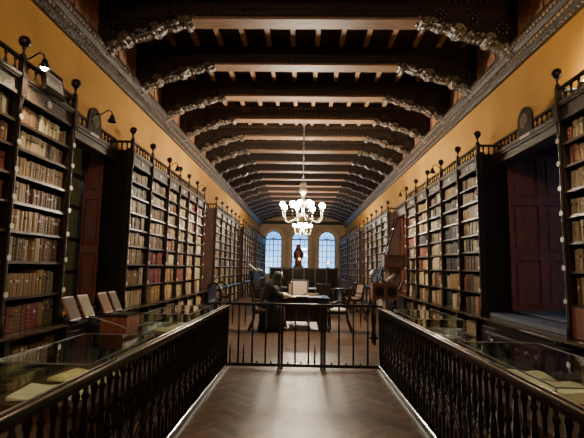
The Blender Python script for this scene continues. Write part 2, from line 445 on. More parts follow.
# ------------------------------------------------------------------ window recesses in the side walls
wn = 3
def recess(s, a, b, n):
    XO = 3.70 if s < 0 and a < 8 else globals()['XO']; LIM = min(.55, (XO - XW) * .5)
    root = bpy.data.objects.new('window_%d' % n, None); COL.objects.link(root); root.location = (s * XO, (a + b) / 2, SILL); root['kind'] = 'structure'
    MB().box(s * (XW - .02), s * XO, a, b, SILL - .02, SILL + .02).build('window_sill', M['dark'], root)
    MB().box(s * XW, s * XO, a, b, LINT - .02, LINT + .02).build('window_head', M['dark'], root)
    # panelled shutters folded against both reveals
    for (yw, d) in ((b, -1), (a, 1)):
        sh = MB(); t = .035; x0, x1 = XW - .03, XO - .08; single = x1 - x0 < .5
        sh.box(s * x0, s * x1, yw, yw + d * t * .5, SILL + .02, LINT - .02)
        xs = [x0, x1] if single else [x0, (x0 + x1) / 2, x1]; zs = [SILL + .02, 1.74, 2.62, LINT - .02]
        for xx in xs: sh.box(s * max(x0, xx - (.03 if single else .055)), s * min(x1, xx + (.03 if single else .055)), yw, yw + d * (t + .02), SILL + .02, LINT - .02)
        for zz in zs: sh.box(s * x0, s * x1, yw, yw + d * (t + .018), max(SILL + .02, zz - .055), min(LINT - .02, zz + .055))
        for xa, xb in zip(xs[:-1], xs[1:]):
            for za, zb in zip(zs[:-1], zs[1:]): sh.box(s * (xa + (.06 if single else .11)), s * (xb - (.06 if single else .11)), yw, yw + d * (t + .002), za + .12, zb - .12)
        sh.build('shutter', M['maroon'], root)
    fr = MB(); x0, x1 = s * (XO - .08), s * (XO - .02)
    for yy in (a + .04, (a + b) / 2, b - .04): fr.box(x0, x1, yy - .035, yy + .035, SILL, LINT)
    for q in range(6):
        z = SILL + (LINT - SILL) * q / 5; fr.box(x0, x1, a, b, z - .03, z + .03)
    fr.build('window_frame', M['dark'], root)
    MB().box(s * (XO - .045), s * (XO - .04), a, b, SILL, LINT).build('window_pane', M['sidepane'] if s < 0 and a < 8 else M['dimpane'], root)

# cut the outer skin: the side walls are solid up to XO+.1 only outside the recesses, so the glass faces the sky
for s in (-1, 1):
    for (a, b) in REC[s]:
        wn += 1; recess(s, a, b, wn)

# ------------------------------------------------------------------ bookcases
ROWS = [0.80, 1.16, 1.52, 1.83, 2.12, 2.40, 2.68, 2.94, 3.20]
LOW = [0.12, 0.44, 0.74]
BINS = []       # (side, y0, y1, z0, gap, xfront, bay, row, low)
def bookcase(s, ys, label, name='bookcase', first_bay=0, tag_rows=True, bayinfo=None, end_panels=(True, True), lamp_style=True, dense=True):
    y0, y1 = ys[0], ys[-1]
    root = thing(name, label, 'bookcase', (s * XB, (y0 + y1) / 2, 0), 'tall carved bookcases along the walls')
    g = lambda x: s * x
    # back board and end panels
    MB().box(g(XW - .03), g(XW - .005), y0, y1, 0, 3.4).build('back_board', M['dark'], root)
    for flag, ye, d in ((end_panels[0], y0, 1), (end_panels[1], y1, -1)):
        if flag:
            p = MB().box(g(XB + .01), g(XW - .03), ye - .02, ye + .02, 0, 3.42)
            p.box(g(XB - .12), g(XB + .01), ye - .02, ye + .02, 0, .79)
            p.box(g(XB + .05), g(XW - .07), ye - d * .03, ye - d * .02, 1.0, 3.2)
            p.build('end_panel', M['panel'] if ye > 13 else M['shadepanel'], root)  # nearer panels have their shade put into a near-black colour
            r = MB(); r.box(g(XB), g(XW - .02), ye - .02, ye + .02, 3.555, 3.59)
            for q in range(4):
                xx = XB + .08 + q * .09
                r.lathe(g(xx), ye, [(.012, 3.42), (.02, 3.45), (.01, 3.49), (.018, 3.53), (.012, 3.56)], 6)
            r.build('end_railing', M['dark'], root)
    # cornice board on top, ledge and plinth
    MB().box(g(XB + .0), g(XW - .01), y0, y1, 3.40, 3.43).build('top_board', M['dark'], root)
    lg = MB().exy([(g(x), z) for x, z in ((XB - .02, .80), (XB - .14, .80), (XB - .155, .785), (XB - .155, .77), (XB - .13, .755), (XB - .10, .74), (XB - .02, .74))], y0 - .03, y1 + .03)
    lg.build('ledge', M['polish'], root)
    MB().box(g(XB - .02), g(XW - .03), y0, y1, .755, .80).build('counter', M['dark'], root)
    MB().box(g(XB - .08), g(XW - .03), y0, y1, 0, .10).build('plinth', M['dark'], root)
    # posts
    for i, y in enumerate(ys):
        p = MB(); hw = .028
        p.box(g(XB - .01), g(XB + .06), y - hw, y + hw, .80, 3.46)
        p.lathe(g(XB - .02), y, [(.028, .80), (.028, .9), (.018, .93), (.018, 3.02), (.03, 3.05), (.018, 3.08), (.034, 3.16), (.04, 3.20)], 8)
        p.box(g(XB - .055), g(XB + .02), y - .042, y + .042, 3.18, 3.42)
        p.box(g(XB - .035), g(XB + .02), y - .026, y + .026, 3.42, 3.60)
        p.box(g(XB - .10), g(XB + .0), y - .035, y + .035, .0, .77)
        p.box(g(XB + .0), g(XW - .04), y - .012, y + .012, .1, .77)
        p.box(g(XB + .02), g(XW - .04), y - .011, y + .011, .80, 3.40)
        po = p.build('post', M['case'], root)
        f = MB().lathe(g(XB - .01), y, [(.03, 3.60), (.034, 3.62), (.014, 3.64), (.012, 3.685), (.026, 3.69), (.012, 3.70), (.02, 3.705), (.05, 3.73), (.060, 3.765), (.052, 3.80), (.03, 3.82), (.004, 3.828)], 12)
        f.build('finial', M['dark'], po)
        if tag_rows:
            for z in (ROWS[1:-1] if y < 14 else ROWS[1:-1:2]):
                t = MB(); t.lathe(0, y, [(.030, g(XB - .049)), (.030, g(XB - .041))], 10, 0, 'x', False, z + .03)
                t.build('number_tag', M['tag'], po)
    for i in range(len(ys) - 1):
        a, b = ys[i] + .03, ys[i + 1] - .03
        for r, z in enumerate(ROWS[:-1]):
            if r > 0:
                sh = MB().box(g(XB + .012), g(XW - .03), a - .02, b + .02, z - .024, z - .001)
                sh.box(g(XB - .002), g(XB + .012), a - .005, b + .005, z - .028, z + .002)
                sh.build('shelf', M['edge'], root)
            BINS.append((s, a, b, z, ROWS[r + 1] - z - .03, XB + .03, name, first_bay + i, r, bayinfo))
        sh = MB().box(g(XB - .06), g(XW - .03), a - .02, b + .02, LOW[1] - .024, LOW[1] - .001)
        sh.build('shelf', M['edge'], root)
        for r in (0, 1): BINS.append((s, a, b, LOW[r], LOW[r + 1] - LOW[r] - .04, XB - .03, name, first_bay + i, -2 + r, bayinfo))
        fz = MB().box(g(XB), g(XB + .05), a, b, 3.19, 3.40)
        fz.box(g(XB - .045), g(XB), a, b, 3.375, 3.41); fz.box(g(XB - .02), g(XB), a, b, 3.19, 3.225); fz.box(g(XB - .03), g(XB), a, b, 3.355, 3.375)
        fo = fz.build('frieze', M['carve'], root)
        bp = MB().lathe(0, (a + b) / 2, [(.042, g(XB - .012)), (.042, g(XB))], 12, 0, 'x', False, 3.29)
        bp.build('oval_plaque', M['tag'], fo)
        bl = MB(); n = 7
        bl.box(g(XB - .02), g(XB + .02), a, b, 3.56, 3.59); bl.box(g(XB - .02), g(XB + .02), a, b, 3.41, 3.425)
        for q in range(n):
            yy = a + (b - a) * (q + .5) / n
            bl.lathe(g(XB), yy, [(.012, 3.42), (.022, 3.45), (.009, 3.50), (.02, 3.54), (.012, 3.565)], 6)
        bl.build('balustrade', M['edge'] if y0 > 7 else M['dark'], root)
    return root

def spaced(a, b, n): return [a + (b - a) * i / n for i in range(n + 1)]
LA = bookcase(-1, [0.05, 1.10, 2.15, 3.20, 4.24, 5.28], 'dark carved bookcase with framed grey sign and gooseneck lamp on its top rail', bayinfo='LA')
LB = bookcase(-1, [7.19, 8.18, 9.25, 10.1, 10.92, 11.8, 12.7], 'six-bay carved bookcase between the tilted reading boards and the pale-backed second case', bayinfo='LB')
LC = bookcase(-1, spaced(14.5, 19.85, 5), 'five-bay bookcase on ledge just behind the gate, red-brown end panel', bayinfo='LC')
LD = bookcase(-1, spaced(21.35, 26.25, 5), 'hazy carved bookcase behind the navy book lectern', bayinfo='LD')
LE = bookcase(-1, spaced(27.75, 33.9, 6), 'farthest dim bookcase on the window wall, left of the three arched windows', bayinfo='LE')
RA = bookcase(1, [0.0, 0.95, 1.93, 2.92, 3.91, 4.90], 'dark carved bookcase beside the red-brown shutter, with leaning and stacked books', bayinfo='RA')
RB = bookcase(1, [7.21, 8.14, 9.15, 10.15, 11.2, 12.25], 'five-bay carved bookcase between the shuttered recess and the leaning ladder', bayinfo='RB')
RC = bookcase(1, spaced(14.9, 20.8, 5), 'bookcase with brown end panel standing behind the tall leaning ladder', bayinfo='RC')
RD = bookcase(1, spaced(22.35, 27.15, 5), 'hazy carved bookcase beyond the round table with tablecloth', bayinfo='RD')
RE = bookcase(1, spaced(28.65, 33.9, 5), 'farthest dim bookcase, right of the three arched windows', bayinfo='RE')

# bridging lintels, sills and ledges across the recesses
def bridge(s, a, b, label, crest=True):
    g = lambda x: s * x; X = XB + .24
    root = thing('lintel_cornice', label, 'cornice', (g(X), (a + b) / 2, 3.2), 'carved cornices bridging the window recesses')
    m = MB().box(g(X), g(XW), a, b, 3.22, 3.42)
    m.box(g(X - .05), g(X), a, b, 3.37, 3.42); m.box(g(X - .03), g(X), a, b, 3.33, 3.37); m.box(g(X - .015), g(X), a, b, 3.22, 3.26)
    m.build('frieze', M['carve'], root)
    r = MB().box(g(X - .015), g(X + .02), a, b, 3.555, 3.59)
    yy = a + .06
    while yy < b: r.lathe(g(X), yy, [(.012, 3.42), (.022, 3.46), (.009, 3.50), (.02, 3.54), (.012, 3.56)], 6); yy += .12
    r.build('balustrade', M['dark'], root)
    if crest:
        ym = (a + b) / 2 + .05
        c = MB(); n = 12
        pts = [(ym - .2, 3.42)] + [(ym - .2 * cos(pi * i / n), 3.62 + .2 * sin(pi * i / n)) for i in range(n + 1)] + [(ym + .2, 3.42)]
        c.exx(pts, g(X - .03), g(X + .0)); co = c.build('arched_crest', M['dark'], root)
        MB().lathe(0, ym, [(.10, g(X - .045)), (.12, g(X - .03))], 14, 0, 'x', False, 3.63).build('medallion', M['scroll'], co)
        MB().box(g(X - .055), g(X - .05), ym - .16, ym + .10, 3.375, 3.415).build('name_strip', M['tag'], root)
    return root
bridge(-1, 5.31, 7.17, 'carved cornice with arched crest above the recess with reading boards')
bridge(1, 4.93, 7.18, 'carved cornice with round medallion crest above the red-brown shutter')
bridge(-1, 12.73, 14.47, 'carved cornice joining the first and second bookcases beyond the gate lamp', False)
bridge(1, 12.28, 14.87, 'carved cornice over the recess behind the leaning ladder', False)
def counter(s, a, b, label):
    g = lambda x: s * x
    root = thing('recess_counter', label, 'counter', (g(XB), (a + b) / 2, 0), 'counters under the window recesses')
    MB().exy([(g(x), z) for x, z in ((XW - .005, .80), (XB - .14, .80), (XB - .155, .785), (XB - .155, .77), (XB - .13, .755), (XB - .10, .74), (XW - .005, .74))], a, b).build('counter_top', M['polish'], root)
    c = MB().box(g(XB - .05), g(XW - .01), a, b, 0, .74)
    yy = a + .05
    while yy < b - .3: c.box(g(XB - .075), g(XB - .05), yy, min(yy + .5, b - .05), .12, .66); yy += .55
    c.build('panelled_front', M['dark'], root)
for s, (a, b), l in ((-1, (5.32, 7.15), 'dark wooden counter carrying the tilted reading boards'), (1, (4.94, 7.17), 'dark wooden counter below the red-brown shutter'),
                     (-1, (12.74, 14.46), 'dark counter between first two bookcases beside the gate'), (1, (12.29, 14.86), 'dark counter behind the leaning ladder')):
    counter(s, a, b, l)

# ------------------------------------------------------------------ books
PAL = {'tan': (0.34, 0.22, 0.10), 'parchment': (0.48, 0.38, 0.22), 'brown': (0.17, 0.085, 0.04), 'dark brown': (0.065, 0.036, 0.022),
       'red': (0.22, 0.045, 0.028), 'cream': (0.56, 0.47, 0.30), 'black': (0.022, 0.02, 0.018), 'olive': (0.12, 0.105, 0.055), 'ochre': (0.40, 0.26, 0.08)}
WEI = {'LA': dict(tan=4, parchment=2, brown=4, red=1.6, olive=2, cream=.8, black=1, ochre=2),
       'LB': dict(tan=4, parchment=3, brown=3, cream=1.5, olive=2, ochre=1.5, red=.6), 'RA': dict(tan=4, parchment=3, brown=3, cream=1.5, red=1, olive=1, black=.6),
       'RB': dict(tan=3, parchment=3, brown=2, cream=1.5, red=1, olive=2, black=1.5, ochre=1)}
GEN = dict(tan=3, parchment=4, brown=2, cream=3, olive=2, red=.5, black=.6)
RUNS = {('RB', 3, 4): 'black', ('RB', 4, 4): 'red', ('RB', 3, 3): 'red', ('RB', 3, 7): 'ochre', ('LA', 4, 0): 'brown', ('RB', 1, 3): 'black', ('RB', 1, 4): 'black',
        ('RB', 1, 2): 'black', ('RB', 1, 5): 'olive', ('RB', 1, 6): 'olive', ('RB', 1, 7): 'ochre', ('LB', 0, 4): 'brown', ('LB', 1, 1): 'red', ('LB', 1, 2): 'red'}
rb = random.Random(21)
ALL = []
for (s, a, b, z, gap, xf, nm, bay, row, info) in BINS:
    y = a + .004; w = WEI.get(info, GEN); ks = list(w); run = 0; idx = 0; mirrored = []
    far = a > 21
    while y < b - .03:
        if run <= 0:
            run = rb.choice([1, 1, 2, 3, 4, 6, 8, 12]) if not far else rb.choice([2, 4])
            key = RUNS.get((info, bay, row)) if rb.random() < .85 and (info, bay, row) in RUNS else rb.choices(ks, [w[q] for q in ks])[0]
            th0 = rb.uniform(.024, .052); hh = rb.uniform(.70, .93); dep = rb.uniform(.17, .24); run0 = rb.uniform(.85, 1.15)
        run -= 1
        th = th0 * rb.uniform(.9, 1.1) * (1.9 if far else 1.0); h = gap * min(.96, hh * rb.uniform(.97, 1.02))
        if y + th > b: break
        br = run0 * rb.uniform(.82, 1.15)
        xs = xf + rb.uniform(0, .022)
        ALL.append(dict(s=s, y=y, t=th - .002, z=z, h=h, d=dep, x=xs, c=tuple(min(.9, q * br * .82) for q in PAL[key]), key=key, bay=bay, row=row, info=info, idx=idx, lean=0.0))
        idx += 1; y += th
        if rb.random() < .012 and y < b - .16: y += rb.uniform(.03, .09)
    if rb.random() < .25 and idx > 4: ALL[-1]['lean'] = 0.0

from bpy_extras.object_utils import world_to_camera_view
def inframe(bk):
    if bk['y'] > 13: return None
    p = Vector((bk['s'] * bk['x'], bk['y'] + bk['t'] / 2, bk['z'] + bk['h'] / 2))
    q = cam.matrix_world.inverted() @ p
    if q.z > -.1: return None
    u = 292 + F * q.x / -q.z; v = 219 - F * q.y / -q.z
    return (u, v) if (-2 < u < 586 and -4 < v < 440) else None
cand = []
for i, bk in enumerate(ALL):
    p = inframe(bk)
    if p is None: continue
    if bk['row'] < 0 and bk['info'] in ('LA', 'RA') and p[1] > 400: continue
    cand.append((-(bk['t'] * bk['h']) * abs(bk['x']) / bk['y'] ** 3 + (0 if bk['row'] >= 0 else 1), i))
cand.sort(); chosen = set(i for _, i in cand[:300])

# a unit book: spine towards -x (depth 0..1), thickness along y 0..1, height 0..1
def proto_book(k):
    mb = MB(); n = 5
    pr = []
    for i in range(n + 1):
        a = pi * i / n; pr.append((.06 - .06 * sin(a), .5 - .5 * cos(a)))
    pr = [(p[0], p[1]) for p in pr] + [(1, 1), (1, .93), (.1, .93), (.1, .07), (1, .07), (1, 0)]
    # cover as C-shaped extrusion
    m = len(pr); vs = [(x, y, 0) for x, y in pr] + [(x, y, 1) for x, y in pr]
    mb.add(vs, [(i, (i + 1) % m, m + (i + 1) % m, m + i) for i in range(m)], 0)
    def ends(z):
        off = 0 if z == 0 else m
        mb.add([(x, y, z) for x, y in pr[:n + 1]] + [(.1, .93, z), (.1, .07, z)], [tuple(range(n + 3))], 0)
        mb.add([(.1, 0, z), (1, 0, z), (1, .07, z), (.1, .07, z)], [(0, 1, 2, 3)], 0); mb.add([(.1, .93, z), (1, .93, z), (1, 1, z), (.1, 1, z)], [(0, 1, 2, 3)], 0)
    ends(0); ends(1)
    mb.box(.1, .97, .07, .93, .02, .975, 1)
    def ring(z0, z1, out, mi):
        q = [(p[0] - out, p[1]) for p in pr[:n + 1]]
        for i in range(n): mb.add([(q[i][0], q[i][1], z0), (q[i + 1][0], q[i + 1][1], z0), (q[i + 1][0], q[i + 1][1], z1), (q[i][0], q[i][1], z1)], [(0, 1, 2, 3)], mi)
    for z in ((.2, .38, .56, .74), (.16, .32, .48, .64, .8), (.12, .85))[k % 3]: ring(z, z + .014, .012, 2)
    if k in (0, 3): ring(.60, .70, .008, 3)
    if k == 1: ring(.82, .92, .008, 2)
    me = mb.build('book_pattern', [M['leatherO'], M['pages'], M['spineband'], M['tag'] if k == 3 else M['dark']])
    d = me.data; bpy.data.objects.remove(me); return d
BMESH = [proto_book(k) for k in range(5)]
ORD = ['1st', '2nd', '3rd'] + ['%dth' % i for i in range(4, 60)]
for i_ in (20, 30, 40): 
    ORD[i_] = '%dst' % (i_ + 1); ORD[i_ + 1] = '%dnd' % (i_ + 2); ORD[i_ + 2] = '%drd' % (i_ + 3)
ROWN = {7: 'top', 6: 'second', 5: 'third', 4: 'fourth', 3: 'fifth', 2: 'sixth', 1: 'seventh', 0: 'eighth', -1: 'first under-ledge', -2: 'lowest under-ledge'}
def where(bk):
    i, b_ = bk['info'], bk['bay']
    if i == 'LA': return 'below the framed sign' if b_ == 4 else 'left of the gooseneck lamp post'
    if i == 'RA': return 'right of the red-brown shutter'
    if i == 'LB': return 'beyond the reading boards' if b_ == 0 else 'bay %d beyond the reading boards' % (b_ + 1)
    return 'beyond the dark shuttered recess' if b_ == 0 else 'bay %d beyond the shuttered recess' % (b_ + 1)
rowcount = {}
for i, bk in enumerate(ALL):
    kk = (bk['info'], bk['bay'], bk['row']); rowcount[kk] = max(rowcount.get(kk, 0), bk['idx'])
stuff = MB()
for i, bk in enumerate(ALL):
    s = bk['s']
    if i in chosen:
        o = bpy.data.objects.new('book', BMESH[rb.randrange(5)]); COL.objects.link(o)
        o.scale = (bk['d'], bk['t'], bk['h'])
        o.location = (s * bk['x'], bk['y'], bk['z'] + .001)
        if s < 0: o.rotation_euler = (0, 0, pi); o.location.y += bk['t']
        o.color = (*bk['c'], 1)
        # ordinal counted from the far (recess) end of the shelf
        n = rowcount[(bk['info'], bk['bay'], bk['row'])] - bk['idx']
        n = min(n, 55)
        o['label'] = '%s leather book, %s from shelf\'s far post, %s shelf %s' % (bk['key'], ORD[n], ROWN[bk['row']], where(bk))
        o['category'] = 'book'; o['group'] = 'old books on the bookcase shelves'
    else:
        x0, x1 = bk['x'], bk['x'] + bk['d']; c = bk['c']; y0, y1 = bk['y'], bk['y'] + bk['t']; z0, z1 = bk['z'], bk['z'] + bk['h']
        if bk['y'] < 15:
            n_ = 3; pr = []
            for q in range(n_ + 1):
                a = pi * q / n_; pr.append((s * (x0 + .010 - .010 * sin(a)), (y0 + y1) / 2 - (y1 - y0) / 2 * cos(a)))
            pr += [(s * x1, y1), (s * x1, y0)]
            m = len(pr); vs = [(x, y, z0) for x, y in pr] + [(x, y, z1) for x, y in pr]
            fs = [(q, (q + 1) % m, m + (q + 1) % m, m + q) for q in range(m)] + [tuple(range(m, 2 * m))]
            if s < 0: fs = [f[::-1] for f in fs]
            stuff.add(vs, fs, 0, c)
            g = tuple(min(.9, q * 1.7 + .05) for q in c) if bk['idx'] % 3 else tuple(q * .5 for q in c)
            for zz in ((.22, .75) if bk['idx'] % 2 else (.6,)):
                za = z0 + (z1 - z0) * zz; zb = za + (.008 if bk['idx'] % 2 else .03)
                stuff.add([(s * (x0 - .001), y0 + .004, za), (s * (x0 - .001), y1 - .004, za), (s * (x0 - .001), y1 - .004, zb), (s * (x0 - .001), y0 + .004, zb)], [(0, 1, 2, 3)], 0, g)
        else:
            stuff.box(s * x0, s * x1, y0, y1, z0, z1, 0, c)
MB().box(XB - .0, XB + .02, 3.94, 4.87, .81, 1.13).build('lower_panel', M['maroon'], RA)
so = stuff.build('shelved_books', M['leather'], fixn=False, kind='stuff')
tagp(so, 'rows of old leather and parchment books filling the more distant shelves', 'books')

# horizontally stacked folios on the right near bookcase are left to the shelves themselves

# ------------------------------------------------------------------ side railings
BAL = [(.012, .085), (.020, .10), (.012, .13), (.012, .30), (.024, .33), (.012, .36), (.016, .44), (.026, .52), (.016, .60), (.011, .64), (.024, .67), (.011, .70), (.012, .80), (.022, .84), (.014, .87), (.014, .905)]
GX = {-1: -1.115, 1: 1.185}
YG = 6.73
def railing(s, label):
    X = GX[s]
    root = thing('railing', label, 'railing', (X, 3.8, 0), 'turned black railings flanking the aisle')
    rp = [(-.034, .905), (-.034, .93), (-.03, .945), (-.02, .952), (-.015, .945), (-.008, .955), (.008, .955), (.015, .945), (.02, .952), (.03, .945), (.034, .93), (.034, .905), (.02, .895), (-.02, .895)]
    MB().exy([(X + x, z - .022) for x, z in rp], 0.9, YG + .03).build('top_rail', M['black'], root)
    for xx in (-.022, .022):
        MB().tube([(X + xx, 0.9, .928), (X + xx, 3.8, .928), (X + xx, YG + .03, .928)], .006, 8).build('rail_glint', M['railglint'], root)  # added bright rods stand in for lamp reflections along the rail
    MB().exy([(X + x, z) for x, z in ((-.03, .055), (-.03, .085), (-.02, .09), (.02, .09), (.03, .085), (.03, .055))], 0.9, YG + .03).build('bottom_rail', M['black'], root)
    MB().exy([(X + x, z) for x, z in ((-.034, 0), (-.034, .035), (-.028, .05), (.028, .05), (.034, .035), (.034, 0))], 0.9, YG + .03).build('kerb', M['black'], root)
    MB().exy([(X - s * .040 + x, z) for x, z in ((-.005, .0), (-.005, .016), (.005, .016), (.005, .0))], 0.9, YG + .03).build('kerb_strip', M['grey'], root)
    y = YG - .19; st = .195; first = None
    while y > 1.1:
        MB().lathe(X, y, BAL, 7).build('baluster', M['black'], root)
        ym = y + st / 2
        d = MB().lathe(X, ym, [(.010, .905), (.012, .84), (.022, .82), (.012, .80), (.018, .70), (.024, .62), (.014, .56), (.022, .535), (.010, .51), (.003, .47)], 7)
        d.build('hanging_drop', M['black'], root)
        MB().lathe(X, ym, [(.012, .085), (.016, .12), (.010, .14), (.014, .24), (.009, .27), (.002, .33)], 6).build('spike', M['black'], root)
        sc = MB(); pp = []
        for q in range(13):
            t = q / 12; a = -pi / 2 + t * 2 * pi * .8
            r = .045 * (1 - .5 * t); pp.append((X, ym + s * 0 + r * cos(a), .43 + r * sin(a)))
        sc.tube(pp, .006, 4)
        sc.tube([(X, y + .01, .34), (X, ym - .03, .36), (X, ym + .02, .385), (X, y + st - .01, .50)], .007, 4)
        sc.tube([(X, y + .01, .56), (X, ym - .03, .50), (X, ym + .02, .47)], .006, 4)
        sc.build('scroll', M['black'], root)
        y -= st
    p = MB().box(X - .025, X + .025, YG - .025, YG + .025, 0, .96)
    p.build('end_post', M['black'], root)
    return root
railing(-1, 'black turned baluster railing on left side of aisle')
rr = railing(1, 'black turned baluster railing on right side of aisle, white-capped end post')
cp = MB().box(GX[1] - .028, GX[1] + .028, YG - .03, YG + .03, .96, 1.03); cp.ball(GX[1], YG, 1.035, .026, 8)
cp.build('post_cap', M['white'], rr)

# gate across the aisle
gate = thing('gate', 'low black barred double gate closing the aisle before the desk', 'gate', (0.03, YG, 0))
xa, xb = GX[-1] + .03, GX[1] - .03
MB().box(xa, xb, YG - .018, YG + .018, .93, .965).build('top_rail', M['iron'], gate)
MB().box(xa, xb, YG - .018, YG + .018, .04, .085).build('bottom_rail', M['iron'], gate)
def gx(px): return (px - 301.0) / 440 * YG
for px in (239.8, 253.4, 266.5, 295.5, 308.5, 338, 352, 366): MB().lathe(gx(px), YG, [(.014, .06), (.014, .95)], 7).build('bar', M['iron'], gate)
for px in (281.2, 322.6):
    m = MB(); m.box(gx(px) - .040, gx(px) - .003, YG - .02, YG + .02, .0, .965); m.box(gx(px) + .003, gx(px) + .040, YG - .02, YG + .02, .0, .965)
    m.build('meeting_stile', M['iron'], gate)
for px in (232, 245.2, 314.6): MB().lathe(gx(px), YG, [(.011, .06), (.016, .12), (.010, .16), (.014, .24), (.006, .34), (.001, .37)], 7).build('spike', M['iron'], gate)
for px in (233.3, 246, 359, 373): MB().lathe(gx(px), YG, [(.011, .94), (.014, .80), (.009, .68), (.002, .62)], 7).build('hanging_drop', M['iron'], gate)
for px in (258.5, 272, 288.5, 301.5, 331, 345, 359): MB().ball(gx(px), YG, .098, .016, 6).build('knob', M['iron'], gate)

# ------------------------------------------------------------------ chandeliers
def chandelier(x, y, z, rad, ztop, label, n=8, gm='globe'):
    root = thing('chandelier', label, 'chandelier', (x, y, z), 'brass chandeliers hanging along the hall')
    c = MB(); zz = z + .75; 
    c.lathe(x, y, [(.07, ztop - .03), (.07, ztop), ], 12); c.lathe(x, y, [(.02, ztop - .10), (.05, ztop - .03)], 10)
    i = 0
    q = zz
    while q < ztop - .06:
        c.ball(x, y, q, .028, 6, 0, .45 if i % 2 else 1, 1 if i % 2 else .45, 1.5); q += .065; i += 1
    c.build('chain', M['grey'], root)
    b = MB().lathe(x, y, [(.01, .76), (.06, .74), (.10, .66), (.05, .60), (.11, .54), (.12, .46), (.05, .40), (.04, .30), (.09, .24), (.10, .16), (.045, .08), (.03, -.05), (.06, -.12), (.09, -.16), (.09, -.22), (.05, -.28), (.03, -.32), (.04, -.35), (.01, -.38)], 14, 0, 'z', True, z)
    b.build('stem', M['brass'], root)
    for k in range(n):
        a = 2 * pi * (k + .35) / n; ca, sa = cos(a), sin(a)
        pts = []
        for t in range(11):
            u = t / 10
            rr_ = .06 + (rad - .06) * sin(u * pi / 2) ** .9; h = -.12 - .26 * sin(pi * min(1, u * .95)) ** .8 + .14 * u * u
            pts.append((x + rr_ * ca, y + rr_ * sa, z + h))
        m = MB().tube(pts, .016, 6)
        ex, ey, ez = pts[-1]
        m.lathe(ex, ey, [(.012, -.02), (.05, .0), (.045, .02), (.018, .03), (.02, .09)], 8, 0, 'z', True, ez)
        arm = m.build('arm', M['brass'], root)
        up = .12 if k % 2 else .15
        MB().ball(ex, ey, ez + up, .068, 10).build('globe', M[gm], arm)
    # inner tier
    for k in range(3):
        a = 2 * pi * (k + .1) / 3; ca, sa = cos(a), sin(a); r2 = rad * .45
        m = MB().tube([(x + .08 * ca, y + .08 * sa, z + .15), (x + r2 * .6 * ca, y + r2 * .6 * sa, z + .02), (x + r2 * ca, y + r2 * sa, z + .10)], .013, 6)
        arm = m.build('inner_arm', M['brass'], root)
        MB().ball(x + r2 * ca, y + r2 * sa, z + .17, .055, 10).build('globe', M[gm], arm)
    return root
chandelier(0.0, 11.6, 3.05, .56, ZB - .01, 'large brass chandelier with lit globes hanging over the desk')
chandelier(0.0, 21.3, 3.45, .42, ZB - .01, 'smaller lit chandelier farther down the hall before the middle arched window')

# ------------------------------------------------------------------ gooseneck lamps
def spot(loc, target, power, size=70, col=(1, .80, .52), r=.03):
    l = bpy.data.lights.new('lamp_light', 'SPOT'); l.energy = power; l.color = col; l.spot_size = radians(size); l.spot_blend = .8; l.shadow_soft_size = r
    o = bpy.data.objects.new('lamp_light', l); COL.objects.link(o); o.location = loc
    o.rotation_euler = (Vector(target) - Vector(loc)).to_track_quat('-Z', 'Y').to_euler(); return o
def point(loc, power, col=(1, .8, .52), r=.05):
    l = bpy.data.lights.new('lamp_light', 'POINT'); l.energy = power; l.color = col; l.shadow_soft_size = r
    o = bpy.data.objects.new('lamp_light', l); COL.objects.link(o); o.location = loc; return o
def gooseneck(s, x, y, z, reach, label, lit=True, power=14):
    root = thing('gooseneck_lamp', label, 'lamp', (s * x, y, z), 'gooseneck lamps along the bookcase tops')
    xe = x - reach
    a = MB().tube([(s * x, y, z - .12), (s * x, y, z - .02), (s * (x - .04), y, z), (s * (xe + .10), y, z - .005), (s * (xe + .05), y, z + .03), (s * (xe + .0), y, z + .06), (s * (xe - .05), y, z + .03), (s * (xe - .06), y, z - .02)], .009, 6)
    a.build('arm', M['iron'], root)
    hx = xe - .06
    h = MB().lathe(s * hx, y, [(.018, .0), (.03, -.02), (.035, -.05), (.065, -.11), (.06, -.11), (.02, -.04)], 12, 0, 'z', True, z - .01)
    hd = h.build('lamp_head', M['iron'], root)
    if lit: MB().ball(s * hx, y, z - .095, .04, 10).build('bulb', M['lampglow'], hd)
    if lit: spot((s * hx, y, z - .16), (s * (XB - .35), y + .15, z - 2.6), power, 140)
gooseneck(-1, XB, 4.30, 3.62, .14, 'lit black gooseneck lamp on the post beside the framed sign', power=26)
gooseneck(-1, XB + .2, 6.2, 3.70, .22, 'black gooseneck lamp above the window recess with reading boards', lit=False)
for i, y in enumerate((9.25, 11.8)): gooseneck(-1, XB, y + .03, 3.66, .12, ('small gooseneck lamp atop the middle of the six-bay bookcase', 'small gooseneck lamp at the far end of the six-bay bookcase')[i], lit=False)
for i, y in enumerate((9.15, 12.2)): gooseneck(1, XB, y + .03, 3.66, .12, ('small gooseneck lamp atop the five-bay bookcase, near the ochre books', 'small gooseneck lamp over the end of the five-bay bookcase by ladder')[i], lit=False)
gooseneck(1, XB, 3.93, 3.66, .16, 'lit gooseneck lamp on the bookcase beside the red-brown shutter', power=26)
# strip lamp lighting the wall behind the right-hand rail
up = thing('uplight', 'small brass uplight behind the top rail of the bookcase beside the shutter', 'lamp', (XB + .2, 4.75, 3.43))
MB().lathe(XB + .22, 4.75, [(.05, 3.43), (.05, 3.45), (.03, 3.46), (.06, 3.56), (.065, 3.60)], 12).build('shade', M['brass'], up)
MB().ball(XB + .22, 4.75, 3.60, .04, 8).build('bulb', M['lampglow'], up)
spot((XB + .24, 4.80, 3.68), (XW + .1, 5.35, 4.5), 22, 110, (1, .72, .25))

